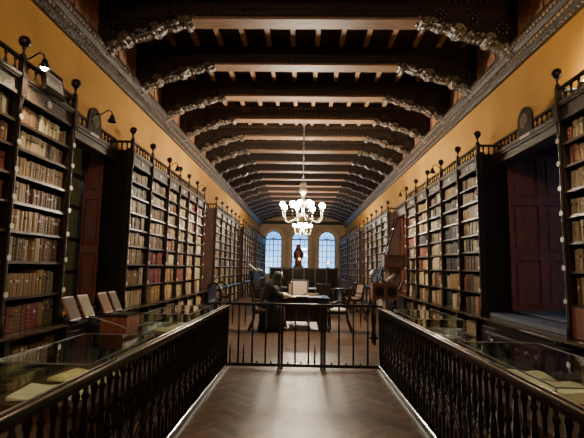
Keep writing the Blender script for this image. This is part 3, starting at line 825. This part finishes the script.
# ------------------------------------------------------------------ framed sign and crest plaques on the left bookcase
sg = thing('framed_sign', 'dark framed grey sign board leaning on the near left bookcase rail', 'sign', (-XB + .03, 4.66, 3.40))
tilt = Matrix.Rotation(radians(-12), 3, 'Y')
MB().obox((-XB + .085, 4.66, 3.50), (.020, .20, .14), tilt).build('frame', M['dark'], sg)
MB().obox((-XB + .107, 4.66, 3.503), (.004, .16, .085), tilt).build('sign_panel', M['signp'], sg)
ln = MB()
for q in range(4): ln.obox((-XB + .1125 - q * .0, 4.66, 3.54 - q * .025), (.002, .12 - .02 * (q % 2), .003), tilt)
ln.build('writing_lines', M['dark'], sg)

# ------------------------------------------------------------------ reading boards on the counter (left)
def board(y, w, h, m, label, x=-2.80, z=.80):
    root = thing('reading_board', label, 'stand', (x, y, z), 'tilted reading boards on the left counter')
    u = Vector((-.42, 0, .907)); v = Vector((0, 1, 0)); n = Vector((.907, 0, .42))
    E = Matrix((u, v, n)).transposed(); c = Vector((x, y, z + .025 + h / 2 * .907))
    MB().obox(c, (h / 2, w / 2, .011), E).build('board', M['maroon'], root)
    MB().obox(c + n * .013, (h / 2 - .012, w / 2 - .012, .003), E).build('sheet', m, root)
    b = MB().box(x - .02, x + .16, y - w / 2, y + w / 2, z, z + .025); b.bar((x - .10, y, z), c - n * .01, .02)
    b.box(x - .13, x + .0, y - .03, y + .03, z, z + .015); b.build('prop', M['dark'], root)
M['sheetA'] = mat('grey_brown_sheet', (0.13, 0.09, 0.06), 0.75, spec=0.25, noise=.2); M['sheetB'] = mat('cream_board_sheet', (0.34, 0.29, 0.20), 0.75, spec=0.25, noise=.2); M['sheetC'] = mat('orange_brown_sheet', (0.22, 0.10, 0.05), 0.75, spec=0.25, noise=.2)
board(5.38, .26, .30, M['sheetA'], 'grey-brown tilted reading board, first beside the bookcase post')
board(5.74, .26, .30, M['sheetB'], 'cream-faced tilted reading board, second in the row')
board(6.30, .26, .30, M['sheetC'], 'orange-brown tilted reading board standing over the maroon box')
board(6.64, .22, .30, M['sheetA'], 'dark narrow tilted reading board next to the six-bay bookcase')
bxo = thing('wooden_box', 'plain maroon wooden chest standing under the reading boards', 'box', (-2.6, 6.3, 0))
MB().box(-2.74, -2.38, 6.08, 6.5, .36, .80).build('body', M['maroon'], bxo)
MB().box(-2.75, -2.37, 6.07, 6.51, .79, .815).build('lid', M['dark'], bxo)
MB().box(-2.75, -2.37, 6.07, 6.51, .34, .36).build('base_board', M['dark'], bxo)
for (x_, y_) in ((-2.72, 6.10), (-2.40, 6.10), (-2.72, 6.48), (-2.40, 6.48)): MB().box(x_ - .02, x_ + .02, y_ - .02, y_ + .02, 0, .34).build('leg', M['dark'], bxo)
rod = MB().tube([(-2.66, 5.55, .86), (-2.3, 5.7, .72), (-2.0, 5.85, .5), (-1.93, 5.9, .42)], .009, 6)
tagp(rod.build('metal_strip', M['grey']), 'thin pale metal strip sloping down from the cream reading board', 'strip')

# ------------------------------------------------------------------ glass display cases
def openbook(name, x, y, z, w, d, yaw, m, label, fold=True, cover=None, h=.012):
    root = thing(name, label, 'book' if fold else 'paper', (x, y, z), 'open books and papers in the display cases')
    E = Matrix.Rotation(yaw, 3, 'Z'); n = 9
    vs = []; fs = []
    for side in (0, 1):
        zt = 0.0
        for i in range(n + 1):
            t = -1 + 2 * i / n
            zz = h + (.035 * (abs(t) ** .5) * (1 - abs(t) ** 3) * 1.6 if fold else .01 * sin(4 * t) + .012)
            vs.append(Vector((x, y, z)) + E @ Vector((t * w / 2, (-.5 + side) * d, zz)))
    for i in range(n): fs.append((i, i + 1, n + 2 + i, n + 1 + i))
    k0 = len(vs)
    for side in (0, 1):
        for i in range(n + 1):
            t = -1 + 2 * i / n; vs.append(Vector((x, y, z)) + E @ Vector((t * w / 2, (-.5 + side) * d, .006)))
    for i in range(n):
        fs.append((k0 + i, k0 + i + 1, k0 + n + 2 + i, k0 + n + 1 + i)); fs.append((i, i + 1, k0 + i + 1, k0 + i)); fs.append((n + 1 + i, n + 2 + i, k0 + n + 2 + i, k0 + n + 1 + i))
    fs.append((0, n + 1, k0 + n + 1, k0)); fs.append((n, 2 * n + 1, k0 + 2 * n + 1, k0 + n))
    b = MB().add(vs, fs); b.build('pages' if fold else 'sheet', m, root)
    if cover: MB().obox((x, y, z + .003), (w / 2 + .012, d / 2 + .012, .003), E).build('cover', cover, root)
    return root
def case(s, x0, x1, y0, y1, zt, zg, label):
    root = thing('display_case', label, 'display case', (s * (x0 + x1) / 2, (y0 + y1) / 2, 0), 'glass display cases behind the railings')
    X0, X1 = sorted((s * x0, s * x1))
    t = MB().box(X0 - .03, X1 + .03, y0 - .03, y1 + .03, zt - .035, zt).box(X0, X1, y0, y1, zt - .12, zt - .035); t.build('table_top', M['casew'], root)
    for (x, y) in ((X0 + .04, y0 + .04), (X1 - .04, y0 + .04), (X0 + .04, y1 - .04), (X1 - .04, y1 - .04)):
        MB().lathe(x, y, [(.02, 0), (.03, .04), (.02, .08), (.028, .3), (.035, zt - .16), (.035, zt - .10)], 8).build('leg', M['dark'], root)
    g = .006
    gl = MB().box(X0, X1, y0, y0 + g, zt, zg).box(X0, X1, y1 - g, y1, zt, zg).box(X0, X0 + g, y0, y1, zt, zg).box(X1 - g, X1, y0, y1, zt, zg).box(X0, X1, y0, y1, zg, zg + g)
    gl.build('glass_cover', M['glass'], root)
    e = MB()
    for (x, y) in ((X0, y0), (X1, y0), (X0, y1), (X1, y1)): e.box(x - .003, x + .003, y - .003, y + .003, zt, zg + .004)
    for y in (y0, y1): e.box(X0, X1, y - .003, y + .003, zg + .001, zg + .009)
    for x in (X0, X1): e.box(x - .003, x + .003, y0, y1, zg + .001, zg + .009)
    e.build('glass_edging', M['grey'], root)
    return root
ZT, ZG = .60, .85
case(-1, 1.36, 2.02, 2.90, 4.15, ZT, ZG, 'glass display case holding large cream sheets beside the near railing')
case(-1, 1.50, 2.12, 5.98, 7.30, ZT - .02, ZG, 'glass display case with open book between railing and six-bay bookcase')
case(1, 1.44, 2.16, 2.60, 4.17, ZT, ZG, 'glass display case with two open books beside the right railing')
case(1, 1.50, 2.15, 5.98, 7.30, ZT - .02, ZG, 'glass display case with white booklet below the five-bay bookcase')
openbook('paper_sheet', -1.70, 3.14, ZT, .48, .36, radians(8), M['paper'], 'cream unfolded sheet nearest the near corner of the glass case', False)
openbook('paper_sheet', -1.68, 3.58, ZT, .46, .36, radians(-8), M['yel'], 'yellowed drawing sheet lying behind the cream sheet in the case', False)
openbook('open_book', -1.80, 6.40, ZT - .02, .46, .34, radians(60), M['paper'], 'open book with cream pages in the case near the six-bay bookcase', True, M['maroon'])
openbook('paper_sheet', -1.78, 6.95, ZT - .02, .34, .30, radians(80), M['white'], 'white sheet behind the open book in the farther left case', False)
openbook('open_book', 1.93, 3.90, ZT, .40, .28, radians(-12), M['paper'], 'smaller open book with cream pages in the right display case', True, M['maroon'])
openbook('open_book', 1.88, 3.36, ZT, .46, .32, radians(-14), M['paper'], 'thick open book with red-brown cover nearest the right railing', True, M['maroon'], .05)
openbook('paper_sheet', 1.80, 6.45, ZT - .02, .40, .30, radians(-20), M['paper'], 'cream sheet lying in the case below the five-bay bookcase', False)
openbook('open_book', 1.98, 6.20, ZT - .02, .20, .16, radians(0), M['white'], 'small pale blue-white booklet in the case below the five-bay bookcase', True)
openbook('open_book', 1.70, 6.95, ZT - .02, .24, .18, radians(15), M['paper'], 'small open book at the far end of the case near the gate post', True, M['dark'])

# ------------------------------------------------------------------ bench under the right recess
be = thing('window_bench', 'dark carved bench with scrolled end below the red-brown shutter', 'bench', (2.5, 5.2, 0))
MB().exy([(x, z) for x, z in ((2.36, .70), (2.36, .73), (2.38, .745), (2.68, .745), (2.68, .70))], 4.5, 5.85).build('seat', M['dark'], be)
ap = MB().box(2.40, 2.43, 4.55, 5.8, .60, .70)
for q in range(6): ap.ball(2.40, 4.65 + q * .21, .62, .045, 8, 0, .5, 1.6, 1)
ap.build('carved_apron', M['case'], be)
for yy in (4.58, 5.76):
    for xx in (2.42, 2.62):
        MB().tube([(xx, yy, .70), (xx - .03, yy, .55), (xx, yy, .35), (xx + .02, yy, .15), (xx - .03, yy, .02)], [.04, .045, .03, .022, .03], 8).build('leg', M['dark'], be)
sill = MB().box(2.95, 3.32, 5.0, 7.1, .805, .86); sill.box(3.32, 4.2, 5.0, 7.1, .882, .90)  # slab over the sill, bluish window daylight put into its colour
tagp(sill.build('daylit_sill_slab', M['blueg']), 'daylight-tinted blue cushion lying along the recess sill under the shutter', 'windowsill')

# ------------------------------------------------------------------ desk, chairs, person behind the gate
dk = thing('desk', 'broad dark wooden desk with papers behind the gate', 'desk', (.05, 11.4, 0))
DX0, DX1, DY0, DY1 = -.56, .64, 10.95, 12.1
MB().box(DX0 - .04, DX1 + .04, DY0 - .04, DY1 + .04, .735, .775).build('desk_top', M['black'], dk)
MB().box(DX0, DX1, DY0 + .02, DY1 - .02, .62, .735).build('apron', M['dark'], dk)
for x0, x1 in ((DX0, DX0 + .09), (DX1 - .22, DX1)):
    MB().box(x0, x1, DY0, DY0 + .09, 0, .735).box(x0 + .01, x1 - .01, DY0 - .01, DY0, .1, .6).build('leg', M['dark'], dk)
    MB().box(x0, x1, DY1 - .09, DY1, 0, .735).build('leg', M['dark'], dk)
MB().box(DX0 + .09, DX1 - .22, DY0 + .5, DY0 + .54, .14, .62).build('modesty_panel', M['dark'], dk)
def sheet(x, y, z, w, d, yaw, m, label, h=.006, name='paper_sheet', cat='paper'):
    o = MB().obox((x, y, z + h / 2), (w / 2, d / 2, h / 2), Matrix.Rotation(yaw, 3, 'Z')).build(name, m); tagp(o, label, cat, 'papers and books on the desk'); return o
sheet(.36, 11.12, .775, .32, .22, .1, M['white'], 'bluish white paper pad on the right end of the desk', .02)
sheet(.02, 11.10, .775, .30, .24, -.1, M['dark'], 'dark closed folder on the middle of the desk', .03, 'folder', 'folder')
sheet(-.18, 11.40, .775, .3, .22, .3, M['white'], 'white paper sheet beside the hooded person\'s hands')
sheet(-.30, 11.10, .775, .34, .24, .2, M['cuff'], 'yellowish cream document under the hooded person\'s hands', .012)
sheet(.25, 11.75, .775, .4, .26, -.15, M['beige'], 'brown cloth-bound volume lying at the back of the desk', .06, 'closed_book', 'book')

def chair(x, y, face, m_seat, label, arms=True, bh=1.08, m_back=None):
    """face = direction the sitter looks (angle about z, 0 = +x)"""
    root = thing('armchair', label, 'chair', (x, y, 0), 'upholstered armchairs around the desk')
    E = Matrix.Rotation(face, 3, 'Z'); P = lambda a, b, c: Vector((x, y, 0)) + E @ Vector((a, b, c))
    for sx in (-1, 1):
        for sy in (-1, 1):
            if sx > 0: pts = [P(.21, .22 * sy, .44), P(.22, .22 * sy, .25), P(.20, .22 * sy, 0)]
            else: pts = [P(-.20, .22 * sy, .46), P(-.23, .22 * sy, .25), P(-.33, .23 * sy, 0)]
            MB().tube(pts, [.026, .022, .018], 6).build('leg', M['dark'], root)
    MB().obox(P(0, 0, .45), (.24, .24, .03), E).build('seat_frame', M['dark'], root)
    ms = MB(); c = P(0, 0, .50); ms.ball(c.x, c.y, c.z, .24, 12, 0, 1, 1, .22); ms.build('seat', m_seat, root)
    T = E @ Matrix.Rotation(radians(-13), 3, 'Y')
    c = P(-.27, 0, .47 + (bh - .47) / 2 + .02)
    MB().obox(c, (.022, .25, (bh - .47) / 2), T).build('back_frame', M['dark'], root)
    MB().obox(c + T @ Vector((.015, 0, 0)), (.022, .20, (bh - .47) / 2 - .06), T).obox(c + T @ Vector((-.015, 0, 0)), (.016, .20, (bh - .47) / 2 - .06), T).build('backrest', m_back or m_seat, root)
    if arms:
        for sy in (-1, 1):
            MB().tube([P(-.26, .24 * sy, .68), P(0, .26 * sy, .70), P(.20, .26 * sy, .67), P(.22, .26 * sy, .60), P(.18, .25 * sy, .46)], .018, 6).build('armrest', M['dark'], root)
chair(-.92, 10.72, radians(8), M['beige'], 'armchair the hooded person is sitting in')
chair(.90, 10.9, radians(172), M['pale'], 'pale upholstered armchair drawn up at the right end of the desk', m_back=M['beige'])
chair(-.05, 12.75, radians(-90), M['beige'], 'beige high-backed armchair standing behind the desk', bh=1.15)
chair(1.75, 15.2, radians(200), M['beige'], 'dim armchair beside the round table on the right', bh=1.0)
chair(-1.35, 15.6, radians(-20), M['dark'], 'dark empty armchair well behind the hooded person', bh=1.0)

# person in a habit, leaning over the desk from the left
per = thing('person', 'seated person in dark hooded habit writing at the desk, cream sleeves', 'person', (-.86, 10.78, 0))
def skin_mesh(name, joints, edges, m, parent, sub=2, root_i=0):
    me = bpy.data.meshes.new(name); off = wloc(parent)
    me.from_pydata([tuple(Vector(j[0]) - off) for j in joints], edges, [])
    o = bpy.data.objects.new(name, me); COL.objects.link(o); o.parent = parent
    sk = o.modifiers.new('skin', 'SKIN'); sk.use_smooth_shade = True
    me.update()
    if not me.skin_vertices: me.skin_vertices.new() if hasattr(me.skin_vertices, 'new') else None
    for i, j in enumerate(joints):
        r = j[1]; me.skin_vertices[0].data[i].radius = (r, r) if not isinstance(r, tuple) else r
        me.skin_vertices[0].data[i].use_root = (i == root_i)
    ss = o.modifiers.new('sub', 'SUBSURF'); ss.levels = sub; ss.render_levels = sub
    me.materials.append(m); return o
px, py = -.86, 10.80
J = [((px, py, .56), .13), ((px + .06, py, .78), .13), ((px + .17, py, .98), .14), ((px + .25, py, 1.12), .06), ((px + .30, py, 1.20), .065), ((px + .33, py, 1.30), .085),
     ((px + .20, py - .17, 1.03), .06), ((px + .28, py - .20, .84), .045), ((px + .52, py - .02, .82), .032),
     ((px + .20, py + .17, 1.03), .06), ((px + .28, py + .24, .84), .045), ((px + .52, py + .20, .82), .032),
     ((px + .10, py - .10, .54), .09), ((px + .42, py - .12, .52), .07), ((px + .40, py - .12, .10), .045), ((px + .52, py - .12, .04), .035),
     ((px + .10, py + .10, .54), .09), ((px + .42, py + .12, .52), .07), ((px + .40, py + .12, .10), .045), ((px + .52, py + .12, .04), .035)]
Ed = [(0, 1), (1, 2), (2, 3), (3, 4), (4, 5), (2, 6), (6, 7), (7, 8), (2, 9), (9, 10), (10, 11), (0, 12), (12, 13), (13, 14), (14, 15), (0, 16), (16, 17), (17, 18), (18, 19)]
# hands with five fingers
for (wi, sy) in ((8, 1), (11, -1)):
    w = Vector(J[wi][0]); n0 = len(J)
    J.append((w + Vector((.06, .01 * sy, -.01)), (.030, .018))); Ed.append((wi, n0))
    for q in range(4):
        o_ = (q - 1.5) * .02; L = (.032, .038, .036, .028)[q]
        a = w + Vector((.095, o_ + .01 * sy, -.012)); b = a + Vector((L, o_ * .15, -.008)); c = b + Vector((L * .7, 0, -.018))
        n1 = len(J); J += [(a, .009), (b, .0085), (c, .007)]; Ed += [(n0, n1), (n1, n1 + 1), (n1 + 1, n1 + 2)]
    a = w + Vector((.04, .035 * sy, -.008)); n1 = len(J); J += [(a, .010), (a + Vector((.035, .02 * sy, -.015)), .008)]; Ed += [(n0, n1), (n1, n1 + 1)]
body = skin_mesh('body', J, Ed, M['skin'], per)
# face
fc = MB(); hx_, hz_ = px + .375, 1.285
fc.ball(hx_ + .038, py, hz_ - .01, .017, 8, 0, 1.2, .8, 1.6)
fc.build('nose', M['skin'], per)
ee = MB(); ee.ball(hx_ + .012, py - .032, hz_ + .012, .011, 8); ee.ball(hx_ + .012, py + .032, hz_ + .012, .011, 8); ee.build('eyes', M['eye'], per)
# habit: lofted skirt and bodice
def loft(rings, n=20):
    mb = MB(); vs = []; fs = []
    for (cx, cy, cz, rx, ry, tl, wv) in rings:
        for k_ in range(n):
            a = 2 * pi * k_ / n; w_ = 1 + wv * sin(a * 7 + cz * 5)
            dx, dz = rx * w_ * cos(a) * cos(tl), rx * w_ * cos(a) * sin(tl)
            vs.append((cx + dx, cy + ry * w_ * sin(a), cz + dz))
    m = len(rings)
    for i in range(m - 1):
        for k_ in range(n):
            k2 = (k_ + 1) % n; fs.append((i * n + k_, i * n + k2, (i + 1) * n + k2, (i + 1) * n + k_))
    fs.append(tuple(range(n))[::-1]); fs.append(tuple((m - 1) * n + k_ for k_ in range(n)))
    return mb.add(vs, fs, 0, None, True)
rb_ = loft([(px + .16, py, .03, .36, .34, 0, .06), (px + .16, py, .25, .32, .31, 0, .06), (px + .14, py, .46, .30, .29, 0, .04), (px + .10, py, .58, .27, .27, .0, .03),
            (px + .00, py, .66, .19, .23, -.1, .02), (px + .04, py, .82, .17, .22, -.3, .02), (px + .13, py, .98, .17, .24, -.4, .02), (px + .18, py, 1.08, .13, .19, -.45, .01), (px + .24, py, 1.15, .07, .09, -.4, 0)])
rb_.build('habit', M['robe'], per)
for sy, wi in ((-1, (6, 7, 8)), (1, (9, 10, 11))):
    p0, p1, p2 = [Vector(J[q][0]) for q in wi]
    MB().tube([p0 + Vector((-.02, 0, .02)), p0.lerp(p1, .5), p1, p1.lerp(p2, .45)], [.085, .085, .085, .075], 12).build('sleeve', M['robe'], per)
    MB().tube([p1.lerp(p2, .40), p1.lerp(p2, .7), p2], [.070, .066, .055], 12).build('cuff', M['cuff'], per)
vl = loft([(px + .12, py, .98, .20, .25, -.45, .04), (px + .14, py, 1.08, .17, .21, -.4, .03), (px + .20, py, 1.17, .13, .15, -.3, .02), (px + .255, py, 1.25, .115, .115, -.15, 0), (px + .27, py, 1.33, .115, .108, -.1, 0), (px + .275, py, 1.39, .08, .08, -.1, 0), (px + .28, py, 1.41, .03, .03, 0, 0)])
vl.build('veil', M['veil'], per)
wp = MB().tube([(px + .375, py - .075 * cos(a_), 1.295 + .09 * sin(a_)) for a_ in [pi * q / 10 - .35 for q in range(12)]], .014, 6)
wp.build('coif', M['cuff'], per)

# ------------------------------------------------------------------ far furniture
sc_ = thing('wooden_screen', 'long low dark wooden screen under the arched windows', 'screen', (.1, 19, 0))
MB().box(-1.40, 1.55, 19, 19.06, 0, 1.50).build('panel', M['black'], sc_)
MB().box(-1.44, 1.59, 18.97, 19.09, 1.46, 1.52).build('top_rail', M['case'], sc_)
m_ = MB()
for q in range(7): m_.box(-1.38 + q * .48, -1.32 + q * .48, 18.97, 19.0, 0, 1.46)
m_.build('battens', M['case'], sc_)
pd = thing('pedestal', 'dark square pedestal under the small statue', 'pedestal', (-.17, 20.0, 0))
MB().box(-.33, -.01, 19.85, 20.15, 0, 1.52).build('shaft', M['dark'], pd); MB().box(-.38, .04, 19.8, 20.2, 1.52, 1.60).build('cap', M['black'], pd)
st = thing('statue', 'small robed terracotta statue standing on the pedestal before middle window', 'statue', (-.17, 20.0, 1.60))
def st_loft(rings, name, m):
    mb = MB(); n = 12; vs = []; fs = []
    for (z_, rx, ry) in rings:
        for k_ in range(n):
            a = 2 * pi * k_ / n; vs.append((-.17 + rx * cos(a), 20.0 + ry * sin(a), 1.60 + z_))
    for i in range(len(rings) - 1):
        for k_ in range(n):
            k2 = (k_ + 1) % n; fs.append((i * n + k_, i * n + k2, (i + 1) * n + k2, (i + 1) * n + k_))
    fs.append(tuple(range(n))[::-1]); fs.append(tuple((len(rings) - 1) * n + k_ for k_ in range(n)))
    return mb.add(vs, fs, 0, None, True).build(name, m, st)
st_loft([(0, .17, .14), (.25, .15, .12), (.5, .16, .11), (.62, .19, .12), (.70, .12, .09), (.74, .05, .05), (.78, .07, .07), (.86, .08, .08), (.92, .05, .05), (.95, .01, .01)], 'figure', M['terra'])
st_loft([(.30, .20, .10), (.55, .23, .10), (.70, .17, .10), (.80, .11, .06), (.94, .09, .05), (.98, .02, .02)], 'mantle', M['dark'])
MB().ball(-.12, 19.83, 1.90, .05, 8).build('offering_lamp', M['smallglow'], st)
cd = thing('candle_lamp', 'small lit candle lamp on the screen below the right arched window', 'lamp', (1.12, 19.03, 1.52))
MB().lathe(1.12, 19.03, [(.05, 1.52), (.05, 1.54), (.015, 1.56), (.015, 1.68)], 8).build('holder', M['brass'], cd)
MB().ball(1.12, 19.03, 1.74, .05, 8, 0, 1, 1, 1.3).build('flame_glass', M['smallglow'], cd)

def round_table(x, y, r, label, m=M['dark']):
    t = thing('round_table', label, 'table', (x, y, 0))
    MB().lathe(x, y, [(r, .72), (r + .01, .74), (r, .76)], 24).build('table_top', m, t)
    MB().lathe(x, y, [(.22, 0), (.2, .04), (.06, .10), (.05, .4), (.09, .6), (.06, .72)], 12).build('pedestal_leg', M['dark'], t)
round_table(1.75, 17.0, .5, 'dark round table right of the desk, in front of far bookcases')
chair(1.9, 18.2, radians(-90), M['dark'], 'dark armchair behind the round table', bh=1.0)
for i, (x, y) in enumerate(((-.75, 17.0), (.62, 16.3))):
    tb = thing('reading_table', ('dim oblong table behind the hooded person', 'dim oblong table between desk and round table')[i], 'table', (x, y, 0))
    MB().box(x - .55, x + .55, y - .35, y + .35, .72, .77).build('table_top', M['dark'], tb)
    for dx in (-.5, .5):
        for dy in (-.3, .3): MB().lathe(x + dx, y + dy, [(.02, 0), (.035, .3), (.025, .6), (.035, .72)], 7).build('leg', M['dark'], tb)
chair(-.25, 15.7, radians(90), M['beige'], 'small beige chair beyond the desk', False, 1.0)
chair(.75, 15.6, radians(90), M['dark'], 'dark low chair beyond the white papers', False, .95)

# navy lectern with an open book
lc = thing('book_lectern', 'navy draped lectern with pale open book by far left bookcase', 'lectern', (-2.38, 22.6, 0))
loft([(-2.38, 22.6, .0, .30, .26, 0, .05), (-2.38, 22.6, .5, .24, .22, 0, .05), (-2.38, 22.6, 1.0, .24, .2, 0, .04), (-2.38, 22.6, 1.25, .30, .24, 0, .02), (-2.38, 22.6, 1.33, .28, .22, 0, 0)]).build('drape', M['navy'], lc)
MB().obox((-2.50, 22.55, 1.50), (.24, .20, .02), Matrix.Rotation(radians(38), 3, 'Y')).build('book_rest', M['pale'], lc)
MB().obox((-2.13, 22.55, 1.38), (.14, .16, .02), Matrix.Rotation(radians(20), 3, 'Y')).build('side_leaf', M['pale'], lc)

# ladder leaning against the right bookcases
ld = thing('library_ladder', 'tall black wooden ladder leaning on the bookcase behind the gate', 'ladder', (2.0, 12.9, 0))
for dy in (0, .38): MB().bar((1.86, 12.9 + dy, 0), (2.78, 12.9 + dy, 3.0), .05, .035).build('stile', M['black'], ld)
for q in range(1, 10):
    t = q / 10; MB().bar((1.86 + .92 * t, 12.9, 3.0 * t), (1.86 + .92 * t, 13.28, 3.0 * t), .03, .03).build('rung', M['black'], ld)

# carved stand, tapered bracket, lamps behind the gate corner
cs = thing('carved_stand', 'brown carved reading stand with two round rosettes behind the gate corner', 'stand', (1.68, 9.0, 0))
MB().box(1.43, 1.94, 9.0, 9.28, .90, 1.22).build('chest', M['maroon'], cs)
fr = MB().box(1.42, 1.95, 8.975, 9.0, .89, .93).box(1.42, 1.95, 8.975, 9.0, 1.19, 1.23).box(1.42, 1.46, 8.975, 9.0, .93, 1.19).box(1.91, 1.95, 8.975, 9.0, .93, 1.19).box(1.665, 1.705, 8.975, 9.0, .93, 1.19)
fr.build('front_frame', mat('worn_brown_frame', (.24, .12, .07), .5, noise=.3, nscale=15), cs)
for xx in (1.56, 1.81):
    ro = MB().lathe(xx, 0, [(.095, 8.97), (.095, 9.0)], 14, 0, 'y', False, 1.06)
    for q in range(6): ro.ball(xx + .055 * cos(q * pi / 3), 8.965, 1.06 + .055 * sin(q * pi / 3), .024, 6)
    ro.build('rosette', M['dark'], cs)
for xx in (1.47, 1.90):
    for yy in (9.03, 9.25): MB().lathe(xx, yy, [(.025, 0), (.035, .1), (.02, .3), (.035, .5), (.02, .7), (.03, .90)], 8).build('leg', M['dark'], cs)
rl = MB().tube([(1.72, 9.1, 1.26), (1.80, 9.12, 1.32), (1.90, 9.14, 1.40)], .03, 8)
tagp(rl.build('paper_roll', M['white']), 'white paper roll leaning on top of the carved stand', 'paper')
dl = thing('desk_lamp', 'pale blue shaded reading lamp standing behind the carved stand', 'lamp', (1.6, 9.9, 0))
MB().lathe(1.60, 9.9, [(.14, 0), (.14, .02), (.015, .04), (.012, 1.40)], 10).build('pole', M['iron'], dl)
MB().lathe(1.60, 9.9, [(.03, 1.49), (.05, 1.48), (.10, 1.39), (.11, 1.37), (.09, 1.37)], 14).build('lamp_shade', mat('pale_blue_shade', (.22, .34, .48), .4), dl)
MB().tube([(1.60, 9.9, 1.40), (1.60, 9.9, 1.50)], .014, 6).build('neck', M['iron'], dl)
hp = thing('tapered_lectern', 'brown funnel-shaped wooden lectern standing before the bookcase end panel', 'lectern', (2.35, 11.6, 0))
def frus(z0, z1, x0a, x1a, x0b, x1b, ya, yb):
    return MB().add([(x0a, ya, z0), (x1a, ya, z0), (x1a, yb, z0), (x0a, yb, z0), (x0b, ya, z1), (x1b, ya, z1), (x1b, yb, z1), (x0b, yb, z1)], [(0, 3, 2, 1), (4, 5, 6, 7), (0, 1, 5, 4), (1, 2, 6, 5), (2, 3, 7, 6), (3, 0, 4, 7)])
frus(1.20, 1.58, 2.36, 2.44, 2.18, 2.66, 11.6, 11.9).build('hopper', M['casew'], hp)
MB().box(2.14, 2.70, 11.56, 11.94, 1.58, 1.86).box(2.12, 2.72, 11.54, 11.96, 1.86, 1.89).box(2.12, 2.72, 11.54, 11.96, 1.56, 1.59).build('desk_box', M['casew'], hp)
for (a_, b_) in ((2.14, 2.62), (2.66, 2.18)): MB().bar((a_, 11.58, 0), (b_, 11.58, 1.2), .045).bar((a_, 11.92, 0), (b_, 11.92, 1.2), .045).build('crossed_leg', M['dark'], hp)

# small round-topped table group at the left behind the ledge end
ss_ = thing('scroll_bench', 'dark settle with scrolled arms at the end of six-bay bookcase', 'bench', (-2.45, 13.3, 0))
MB().box(-2.70, -2.30, 12.9, 14.1, .40, .46).build('seat', M['dark'], ss_)
MB().box(-2.74, -2.70, 12.9, 14.1, .40, 1.0).build('back', M['dark'], ss_)
for yy in (12.9, 14.1):
    MB().tube([(-2.70, yy, .9), (-2.62, yy, 1.02), (-2.45, yy, 1.0), (-2.34, yy, .86), (-2.30, yy, .66), (-2.36, yy, .5)], .035, 8).build('scrolled_arm', M['dark'], ss_)
    for xx in (-2.68, -2.33): MB().lathe(xx, yy, [(.03, 0), (.04, .2), (.03, .4)], 8).build('leg', M['dark'], ss_)

# ------------------------------------------------------------------ light
w = bpy.data.worlds.new('sky'); SC.world = w; w.use_nodes = True; nt = w.node_tree
bg = nt.nodes['Background']; tc = nt.nodes.new('ShaderNodeTexCoord'); nz = nt.nodes.new('ShaderNodeTexNoise'); nz.inputs['Scale'].default_value = 9
cr = nt.nodes.new('ShaderNodeValToRGB'); cr.color_ramp.elements[0].color = (.12, .30, .58, 1); cr.color_ramp.elements[1].color = (.42, .74, 1.0, 1)
cr.color_ramp.elements[0].position = .38; cr.color_ramp.elements[1].position = .62
nt.links.new(tc.outputs['Generated'], nz.inputs['Vector']); nt.links.new(nz.outputs[0], cr.inputs[0]); nt.links.new(cr.outputs[0], bg.inputs[0]); bg.inputs[1].default_value = 2.0

# added chandelier, unseen behind the viewer, to light the near hall
chandelier(0.0, 0.2, 4.2, .50, ZB - .01, 'added unseen brass chandelier, fill light for the aisle before the gate', gm='fillglobe')

SC.view_settings.view_transform = 'AgX'
SC.view_settings.look = 'AgX - Base Contrast'
SC.view_settings.exposure = 1.42
SC.cycles.max_bounces = 8; SC.cycles.transparent_max_bounces = 12
SC.cycles.use_denoising = True
SC.cycles.sample_clamp_indirect = 4
